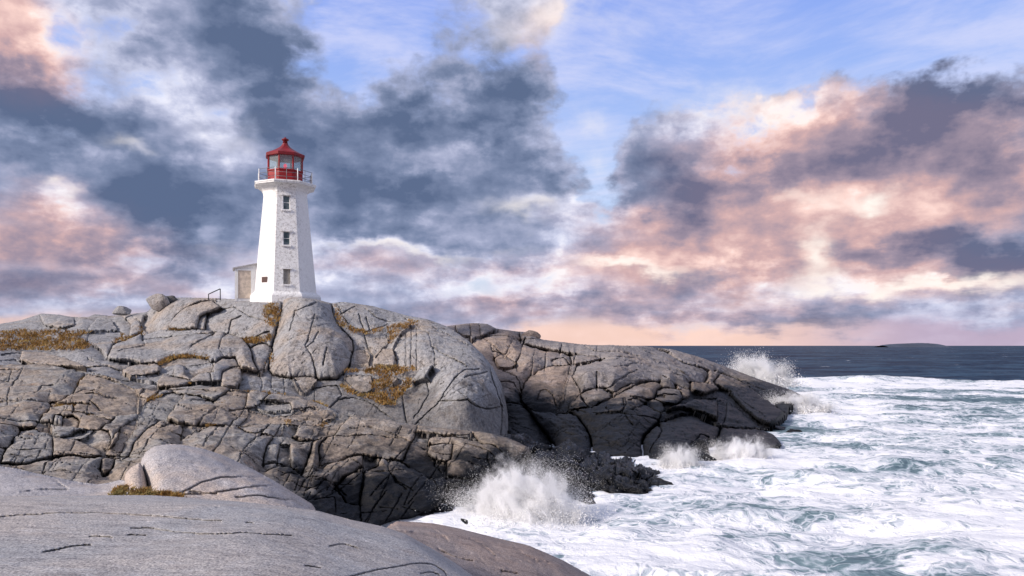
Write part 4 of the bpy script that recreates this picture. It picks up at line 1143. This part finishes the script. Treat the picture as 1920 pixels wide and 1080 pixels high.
SEA_ROCKS = [  # column, row of the waterline, half width and height in pixels, tilt, turn, label
    (1240, 914, 30, 8, .4, -.4, 'low black rock washed by foam at the end of the reef'),
    (1275, 872, 38, 26, .1, .0, 'domed black rock behind a small splash'),
    (1322, 872, 34, 14, .25, -.1, 'low dark rock between two small splashes'),
    (1308, 858, 22, 22, .1, .3, 'reddish-brown wet rock at the foot of the headland'),
    (1465, 806, 24, 7, .3, -.2, 'thin black rock spit off the headland'),
    (1490, 812, 20, 5, .25, -.2, 'tiny black rock awash beyond the spit'),
    (835, 965, 26, 16, .0, .2, 'dark boulder in the cove beside the shelf'),
    (868, 952, 26, 26, .1, .5, 'brown-black boulder at the edge of the big splash'),
    (870, 985, 22, 7, .0, .0, 'small dark stone in the foam by the pink slab'),
    (800, 978, 22, 8, .0, .0, 'small black rock in the shadowed cove'),
    (905, 935, 30, 24, .1, .3, 'black rock half hidden by the big splash'),
]
for i, (cx, cy, hw, h, tl, tz, lab) in enumerate(SEA_ROCKS):
    d = 7.0 * F / (cy - HZ)
    sx = hw * d / F; szz = h * d / F
    c = pxat(cx, cy, d)
    o = lump('sea_rock', (c.x, c.y + sx * 0.5, -0.12), (sx * 1.2, sx * 1.0, szz * 1.5 + 0.15), tz, M['wetrock'], 70 + i, sharp=0.32, tilt=tl * 0.6)
    tag(o, lab, 'rock', 'wet rocks at the waterline')

# ------------------------------------------------------------------ sea
def sea_material():
    m, n, b = new_mat('sea_water')
    geo = n.node('ShaderNodeNewGeometry')
    pos = geo.outputs['Position']
    att = n.node('ShaderNodeAttribute'); att.attribute_name = 'foam'
    fo = att.outputs['Fac']
    flat = n.vec('MULTIPLY', pos, (1.0, 1.0, 0.0))
    # churned surface: warped cells of foam with holes of clear green water
    wv = n.vec('SUBTRACT', n.noise(flat, 0.22, 4, 0.55, out='Color'), (0.5, 0.5, 0.5))
    q = n.vec('ADD', flat, n.vec('SCALE', wv, 7.0))
    lace = n.voronoi(n.vec('MULTIPLY', q, (0.62, 0.9, 1.0)), 0.75, 'DISTANCE_TO_EDGE')
    lace2 = n.voronoi(n.vec('MULTIPLY', q, (0.62, 0.9, 1.0)), 2.1, 'DISTANCE_TO_EDGE')
    web = n.math('MAXIMUM', n.smooth(lace, 0.20, 0.02), n.math('MULTIPLY', n.smooth(lace2, 0.18, 0.02), 0.8))
    patch = n.noise(n.vec('MULTIPLY', q, (0.62, 1.0, 1.0)), 0.12, 7, 0.64)
    fine = n.noise(q, 1.3, 6, 0.68)
    cover = n.math('ADD', n.math('MULTIPLY', n.math('SUBTRACT', patch, 0.5), 4.4), n.math('MULTIPLY', n.math('SUBTRACT', fine, 0.5), 1.5))
    cover = n.math('ADD', n.math('MULTIPLY_ADD', web, 0.40, cover), n.math('MULTIPLY_ADD', fo, 2.3, -1.86))
    foam = n.smooth(cover, -0.35, 0.75)
    foam = n.math('MULTIPLY', foam, n.smooth(fo, 0.02, 0.30))
    aer = n.math('MULTIPLY', n.smooth(cover, -1.4, 0.3), n.smooth(fo, 0.05, 0.4))
    water = n.mix(aer, n.mix(n.smooth(n.noise(n.vec('MULTIPLY', flat, (0.018, 0.030, 1.0)), 1.0, 9, 0.85), 0.40, 0.60), (0.006, 0.018, 0.045), (0.038, 0.078, 0.130)), (0.18, 0.265, 0.295))  # light and dark of wave faces streaked into the open water's colour
    # scattered whitecaps offshore
    caps = n.noise(n.vec('MULTIPLY', flat, (0.05, 0.16, 1.0)), 1.0, 5, 0.7)
    foam = n.math('MAXIMUM', foam, n.math('MULTIPLY', n.smooth(caps, 0.645, 0.70), 0.6))
    n.put(b.inputs['Base Color'], n.mix(n.smooth(foam, 0.30, 0.95), n.mix(n.smooth(foam, 0.0, 0.45), water, (0.47, 0.53, 0.59)), (0.83, 0.84, 0.87)))
    n.put(b.inputs['Roughness'], n.math('MULTIPLY_ADD', foam, 0.6, 0.16))
    b.inputs['IOR'].default_value = 1.33
    b.inputs['Specular IOR Level'].default_value = 0.0
    h = n.math('MULTIPLY', n.noise(n.vec('MULTIPLY', flat, (0.55, 1.0, 1.0)), 0.9, 6, 0.62), 0.7)
    h = n.math('MULTIPLY_ADD', n.noise(n.vec('MULTIPLY', flat, (0.5, 1.0, 1.0)), 0.22, 4, 0.55), 1.6, h)
    h = n.math('MULTIPLY_ADD', foam, 0.10, h)
    h = n.math('MULTIPLY_ADD', n.noise(q, 3.5, 5, 0.7), n.math('MULTIPLY', foam, 0.12), h)
    nb = n.bump(h, 0.9, 0.36)
    n.put(b.inputs['Normal'], nb)
    # a broken sea mirrors only part of the sky: waves hide each other's backs
    gl = n.node('ShaderNodeBsdfGlossy'); gl.inputs['Roughness'].default_value = 0.22
    n.put(gl.inputs['Normal'], nb)
    lw = n.node('ShaderNodeLayerWeight'); lw.inputs[0].default_value = 0.25
    n.put(lw.inputs['Normal'], nb)
    mx = n.node('ShaderNodeMixShader')
    n.put(mx.inputs[0], n.math('MULTIPLY', n.math('MULTIPLY_ADD', lw.outputs['Fresnel'], 0.13, 0.02), n.math('SUBTRACT', 1.0, foam)))
    out = [k for k in m.node_tree.nodes if k.type == 'OUTPUT_MATERIAL'][0]
    m.node_tree.links.new(b.outputs[0], mx.inputs[1]); m.node_tree.links.new(gl.outputs[0], mx.inputs[2])
    m.node_tree.links.new(mx.outputs[0], out.inputs[0])
    return m


M['sea'] = sea_material()


def sea_height(x, y):
    """swell, chop and a breaker running along the outer edge of the surf"""
    p = np.column_stack([x, y, np.zeros_like(x)])
    r = y
    swell = 0.55 * perlin(p * np.array([0.018, 0.05, 1.0])) + 0.80 * perlin(p * np.array([0.04, 0.10, 1]) + 5.5)
    chop = 0.38 * fbm(p * np.array([0.17, 0.30, 1]), 4, 0.55)
    ridged = 0.24 * (1 - np.abs(fbm(p * np.array([0.10, 0.24, 1]) + 3.3, 4, 0.55)) * 2.4)
    edge = surf_edge(x)
    brk = 1.0 * np.exp(-((r - edge + 3.0) / 4.0) ** 2) * (0.7 + 0.9 * perlin(np.column_stack([x * 0.05, x * 0, x * 0])))
    surf = np.clip((edge + 6 - r) / 25, 0, 1)
    swell = swell + (1 - surf) * (1.3 * perlin(p * np.array([0.016, 0.045, 1]) + 8.1) + 0.9 * perlin(p * np.array([0.03, 0.10, 1]) + 2.1))
    return (swell * 0.7 + chop * (0.55 + 0.45 * surf) + ridged * surf + np.clip(brk, 0, 2))


def surf_edge(x):
    q = np.column_stack([x * 0.02, x * 0 + 2.2, x * 0])
    return 146.0 + 14.0 * perlin(q) + 9.0 * fbm(q * 4.1, 3, 0.6)


def make_sea():
    rows = [10.0]
    while rows[-1] < 40000.0:
        rows.append(rows[-1] * (1.009 if rows[-1] < 260 else 1.016 if rows[-1] < 1500 else 1.06))
    rows = np.array(rows)
    tans = np.linspace(-1.25, 1.25, 760)
    R, T = np.meshgrid(rows, tans, indexing='ij')
    X = (R * T).ravel(); Y = R.ravel()
    Z = sea_height(X, Y)
    fade = np.clip((2400 - Y) / 1900, 0.0, 1)
    Z = Z * fade
    # fewer columns are needed far out, the grid simply widens with distance
    V = np.column_stack([X, Y, Z])
    nr, nc = R.shape
    a = (np.arange(nr - 1)[:, None] * nc + np.arange(nc - 1)[None]).ravel()
    Fq = np.column_stack([a, a + 1, a + nc + 1, a + nc])
    o = mesh_obj('sea', V, Fq, M['sea'])
    e = surf_edge(X)
    foam = np.clip((e - Y) / 4.0 + 0.35, 0, 1)
    foam = np.where(Y < e, np.maximum(foam, 0.3), foam * 0.6)
    # thicker foam along the breaker and against the rocks, thinner in the open pool
    foam *= 0.62 + 0.38 * np.exp(-((Y - e + 16) / 22.0) ** 2)
    near = np.exp(-((X - 14) / 14.0) ** 2 - ((Y - 45) / 24.0) ** 2)
    near2 = np.exp(-((X - 2) / 9.0) ** 2 - ((Y - 28) / 7.0) ** 2)
    near3 = np.exp(-((X - 36) / 14.0) ** 2 - ((Y - 85) / 30.0) ** 2)
    foam = np.clip(foam + 0.30 * np.clip(near + near2 + near3, 0, 1), 0, 1)
    at = o.data.attributes.new('foam', 'FLOAT', 'POINT')
    at.data.foreach_set('value', foam.astype(np.float32))
    tag(o, kind='structure')
    return o


sea = make_sea()

# seabed so that no view below the swell is empty
def seabed():
    m = plain('seabed_rock', (0.03, 0.045, 0.05), 0.9)
    V = [(-400, -50, -6), (400, -50, -6), (400, 400, -6), (-400, 400, -6)]
    o = mesh_obj('seabed', V, [[0, 1, 2, 3]], m, smooth=False)
    tag(o, kind='structure')
seabed()

# low island on the horizon
def island():
    m = plain('far_island', (0.05, 0.065, 0.10), 0.95, vary=0.2, scale=0.01)
    d = 3200.0
    prof = [(1655, 0), (1662, 2.2), (1680, 3.4), (1700, 4.2), (1722, 5.0), (1740, 4.6), (1756, 3.4), (1764, 2.0), (1770, 0)]
    P = resample([(a, b) for a, b in prof], 2.0, 0.25, 4)
    V, Fc = [], []
    n = len(P)
    for k, (dd, s) in enumerate(((-60, 0.0), (-25, .75), (0, 1.0), (40, .8), (90, 0))):
        for px, h in P:
            V.append(((px - 960) / F * d, d + dd, (7.0 + max(0, h) * d / F) * s - (0 if s else 1)))
    for r in range(4):
        for k in range(n - 1):
            a = r * n + k
            Fc.append([a, a + 1, a + n + 1, a + n])
    o = mesh_obj('island', V, Fc, m)
    tag(o, 'low dark island far off on the horizon', kind='structure')
island()

# ------------------------------------------------------------------ spray
def spray_mat():
    m, n, b = new_mat('sea_spray')
    b.inputs['Base Color'].default_value = (0.98, 0.98, 0.98, 1)
    b.inputs['Roughness'].default_value = 0.6
    b.inputs['Subsurface Weight'].default_value = 0.0
    b.inputs['Transmission Weight'].default_value = 0.0
    # drops pass light on as well as throw it back
    t = n.node('ShaderNodeBsdfTranslucent'); t.inputs[0].default_value = (0.98, 0.98, 0.98, 1)
    mx = n.node('ShaderNodeMixShader'); mx.inputs[0].default_value = 0.25
    out = [k for k in m.node_tree.nodes if k.type == 'OUTPUT_MATERIAL'][0]
    m.node_tree.links.new(b.outputs[0], mx.inputs[1]); m.node_tree.links.new(t.outputs[0], mx.inputs[2])
    m.node_tree.links.new(mx.outputs[0], out.inputs[0])
    return m
M['spray'] = spray_mat()


def mist_mat(size, lean, seed, dens):
    m = bpy.data.materials.new('spray_mist')
    m.use_nodes = True
    nt = m.node_tree; nt.nodes.clear()
    n = NT(nt)
    p = n.node('ShaderNodeTexCoord').outputs['Object']
    x, y, z = n.sep(p)
    xs_ = n.math('MULTIPLY_ADD', z, -lean, x)
    q = n.vec('MULTIPLY', n.comb(xs_, y, z), tuple(1.0 / s for s in size))
    r = n.vec('LENGTH', q)
    jet = n.noise(n.vec('MULTIPLY', n.vec('ADD', q, (seed * 3.1, 0, 0)), (1.0, 1.0, 0.75)), 4.6, 7, 0.70, dist=0.6)
    d = n.math('MULTIPLY_ADD', n.math('SUBTRACT', jet, 0.5), 2.0, n.math('SUBTRACT', 0.74, r))
    den = n.math('MULTIPLY', n.smooth(d, 0.0, 0.55), dens)
    v = n.node('ShaderNodeVolumePrincipled')
    v.inputs['Color'].default_value = (0.995, 0.995, 0.995, 1)
    v.inputs['Anisotropy'].default_value = 0.0
    n.put(v.inputs['Density'], den)
    o = n.node('ShaderNodeOutputMaterial')
    nt.links.new(v.outputs[0], o.inputs['Volume'])
    return m

TET_V = np.array([(1, 1, 1), (1, -1, -1), (-1, 1, -1), (-1, -1, 1)], float) * 0.75
TET_F = np.array([(0, 1, 2), (0, 3, 1), (0, 2, 3), (1, 3, 2)])


def splash(foot, width, height, n, drop, lean, seed, label, jets=26, core=0.5, dens=5.0):
    """water thrown up in jets: each jet is a ballistic fan of drops, dense at its root"""
    rs = np.random.RandomState(seed)
    pts, rad = [], []
    for j in range(jets):
        u = rs.uniform(-1, 1)
        base = np.array([u * width * 0.42, rs.normal() * width * 0.10, 0.0])
        h = height * (0.45 + 0.55 * (1 - u * u)) * (0.35 + 0.65 * rs.rand() ** 0.7)
        vx = u * width * 0.30 + lean * h + rs.normal() * width * 0.06
        vy = rs.normal() * width * 0.10
        k = n // jets
        t = rs.beta(1.0, 1.7, k)
        spread = (0.05 + 0.16 * t)[:, None] * width * np.array([0.55, 0.4, 0.42])
        p = base + np.column_stack([vx * t, vy * t, h * (1 - (1 - t) ** 2)]) + rs.normal(size=(k, 3)) * spread * 0.75
        pts.append(p); rad.append(drop * (0.35 + 1.15 * rs.rand(k) ** 2.2) * (1.35 - 0.85 * t))
    pts = np.concatenate(pts); rad = np.concatenate(rad)
    # boiling foot: thick clots of foam
    k = int(n * core * 0.25)
    f = rs.normal(size=(k, 3)) * np.array([width * 0.26, width * 0.14, height * 0.13])
    f[:, 2] = np.abs(f[:, 2])
    pts = np.concatenate([pts, f]); rad = np.concatenate([rad, drop * (1.0 + 2.2 * rs.rand(k))])
    keep = pts[:, 2] > -0.3
    pts, rad = pts[keep], rad[keep]
    st = rs.uniform(0.7, 1.4, size=(len(pts), 1, 3))
    rot = np.linalg.qr(rs.normal(size=(64, 3, 3)))[0]
    shapes = np.einsum('vk,nkl->nvl', TET_V, rot)[rs.randint(64, size=len(pts))]
    V = (pts[:, None, :] + shapes * rad[:, None, None] * st).reshape(-1, 3)
    Fc = (TET_F[None] + (np.arange(len(pts)) * 4)[:, None, None]).reshape(-1, 3)
    o = mesh_obj('spray', V, Fc, M['spray'], smooth=True)
    o.location = foot
    tag(o, label, 'spray', kind='stuff')
    # fine mist hanging between the drops
    bm = bmesh.new()
    bmesh.ops.create_icosphere(bm, subdivisions=3, radius=1.0)
    co = np.array([v.co[:] for v in bm.verts])
    fc = [[v.index for v in g.verts] for g in bm.faces]
    bm.free()
    size = np.array([width * 0.62, width * 0.36, height * 1.05])
    co = co * size
    co[:, 0] += lean * np.clip(co[:, 2], 0, None)
    co[:, 2] = np.clip(co[:, 2], -0.3, None)
    mist = mesh_obj('mist', co, fc, mist_mat(size, lean, seed, dens), o)
    return o


def at_sea(px, py): 
    d = 7.0 * F / (py - HZ)
    return pxat(px, py, d)

c = at_sea(990, 985); splash((c.x, c.y + 1.0, -0.1), 4.9, 2.8, 90000, 0.0095, -0.18, 1, 'big burst of white spray breaking against the rock shelf', jets=44, core=0.5, dens=14.0)
c = at_sea(1400, 715); splash((pxat(1425, 715, 112).x, 112, 0.9), 9.0, 5.6, 60000, 0.036, -0.22, 2, 'tall plume of white spray behind the end of the headland', jets=34, dens=7)
c = at_sea(1497, 778); splash((c.x, c.y, 0.0), 5.6, 2.8, 30000, 0.028, -0.1, 3, 'white spray bursting at the tip of the headland', jets=20, dens=8)
c = at_sea(1385, 870); splash((c.x, c.y, 0.0), 3.2, 2.0, 22000, 0.013, 0.15, 4, 'small splash in front of the smooth black dome', jets=16, dens=14)
c = at_sea(1275, 882); splash((c.x, c.y, 0.0), 2.4, 1.7, 16000, 0.013, 0.0, 5, 'small splash in front of the domed black rock', jets=14, dens=14)

# ------------------------------------------------------------------ grass in the crevices
def grass_mat():
    m, n, b = new_mat('autumn_grass')
    pos = n.node('ShaderNodeNewGeometry').outputs['Position']
    f = n.noise(pos, 0.8, 6, 0.75)
    g = n.noise(pos, 9.0, 3, 0.7)
    f = n.math('MULTIPLY_ADD', n.math('SUBTRACT', g, 0.5), 0.5, f)
    n.put(b.inputs['Base Color'], n.ramp(f, [(0.28, (0.05, 0.040, 0.018)), (0.42, (0.17, 0.095, 0.030)), (0.52, (0.29, 0.155, 0.045)), (0.62, (0.38, 0.28, 0.11)), (0.74, (0.13, 0.13, 0.05))]))
    b.inputs['Roughness'].default_value = 0.85
    b.inputs['Specular IOR Level'].default_value = 0.15
    return m
M['grass'] = grass_mat()


def tufts(name, polys, depth, per_px, blade, seed, label, lift=0.0, pull=0.25, wide=0.22):
    rs = np.random.RandomState(seed)
    V, Fc = [], []
    for poly in polys:
        lo, hi = poly.min(0), poly.max(0)
        area = (hi - lo).prod()
        n = int(area * per_px) + 4
        px = lo[0] + rs.rand(n) * (hi[0] - lo[0]); py = lo[1] + rs.rand(n) * (hi[1] - lo[1])
        # ragged margin
        wob = 5.0 * np.column_stack([perlin(np.column_stack([px * .15, py * .15, px * 0])), perlin(np.column_stack([px * .15, py * .15, px * 0 + 9]))])
        k = inside(px + wob[:, 0], py + wob[:, 1], poly)
        k &= perlin(np.column_stack([px * .09, py * .2, px * 0 + 4.4])) + 0.02 + 0.35 * rs.rand(n) > 0
        px, py = px[k], py[k]
        if len(px) == 0: continue
        d = depth(px, py) - pull
        P = unproject(px, py, d)
        for p in P:
            h = blade * (0.45 + rs.rand() * 0.9)
            for _ in range(4):
                a = rs.rand() * 6.283
                w = h * wide * (0.6 + rs.rand())
                lx, ly = rs.normal(size=2) * h * 0.55
                b0 = p + np.array([rs.normal() * h * .5, rs.normal() * h * .5, -0.35 * h])
                dx, dy = math.cos(a) * w / 2, math.sin(a) * w / 2
                o = len(V)
                V += [(b0[0] - dx, b0[1] - dy, b0[2]), (b0[0] + dx, b0[1] + dy, b0[2]), (b0[0] + lx * .5 + dx * .6, b0[1] + ly * .5 + dy * .6, b0[2] + h * .65), (b0[0] + lx, b0[1] + ly, b0[2] + h)]
                Fc += [[o, o + 1, o + 2], [o, o + 2, o + 3]]
    ob = mesh_obj(name, V, Fc, M['grass'], smooth=False)
    tag(ob, label, 'grass', kind='stuff')
    return ob


FIELD = read('R2', '-200,365 0,365 120,352 250,357 400,352 560,355 590,372 520,388 540,420 620,450 600,475 400,490 200,482 0,490 -200,490')
tufts('grass', FIELD, knoll_depth, 0.24, 0.24, 1, 'flat patch of rust-brown autumn grass on the ridge', pull=0.1)
KN = read('R2', '1780,190 1870,150 1875,280 1790,290; 1620,412 1740,402 1840,380 1825,425 1680,445; 1060,575 1150,512 1350,507 1460,522 1440,552 1300,538 1180,548 1100,592; 980,805 1040,770 1095,790 1000,832; 900,385 960,330 968,382 920,402; 0,600 130,600 110,640 0,645; 1150,345 1200,325 1260,350 1180,356; 830,380 870,390 900,410 860,420 760,440 780,425; 1380,505 1470,515 1440,545 1400,540')
KN += read('R3', '200,165 300,110 300,200 268,265 210,225; 30,345 150,325 250,312 240,348 90,372; 660,112 690,120 720,200 760,250 830,280 900,290 880,305 800,295 720,250 680,180; 1030,250 1200,228 1190,250 1110,290 1075,350 1050,370 1040,300; 740,545 860,552 1020,518 1250,540 1180,562 1100,582 1000,592 900,572 760,565; 700,645 760,665 830,712 1000,702 1130,645 1180,590 1200,625 1130,720 1080,790 1000,782 920,752 760,702; 0,690 100,700 200,702 340,720 330,742 200,732; 450,745 620,790 600,822 500,792; 230,470 250,420 240,540; 1180,205 1240,225 1225,260 1190,250; 870,300 1000,265 1010,280 880,315; 920,640 1030,590 1060,640 960,690')
tufts('grass', KN, knoll_depth, 0.26, 0.20, 2, 'ochre grass filling the clefts of the granite knoll', pull=0.25)
SH = read('G2', '280,245 340,212 335,310 230,292; 1165,440 1215,432 1220,470 1170,476; 845,410 880,415 880,450 850,450; 390,490 420,485 420,550 400,545') + read('G1', '690,175 770,122 735,180 700,205; 1310,345 1345,300 1450,262 1462,300 1340,345; 770,478 815,475 812,495 770,497; 470,368 690,380 690,398 480,395; 1690,160 1720,165 1715,190 1690,190; 1845,545 1930,545 1930,570 1850,572')
tufts('grass', SH, shelf_depth, 0.4, 0.10, 3, 'small orange tufts of grass in the joints of the rock shelf', pull=0.12)
BO = read('R4', '655,452 665,425 720,405 790,432 850,418 900,440 960,442 1065,458 1060,475 650,475')
tufts('grass', BO, dome_depth, 0.5, 0.06, 4, 'yellow-brown grass tufts at the foot of the large smooth boulder', pull=0.25)
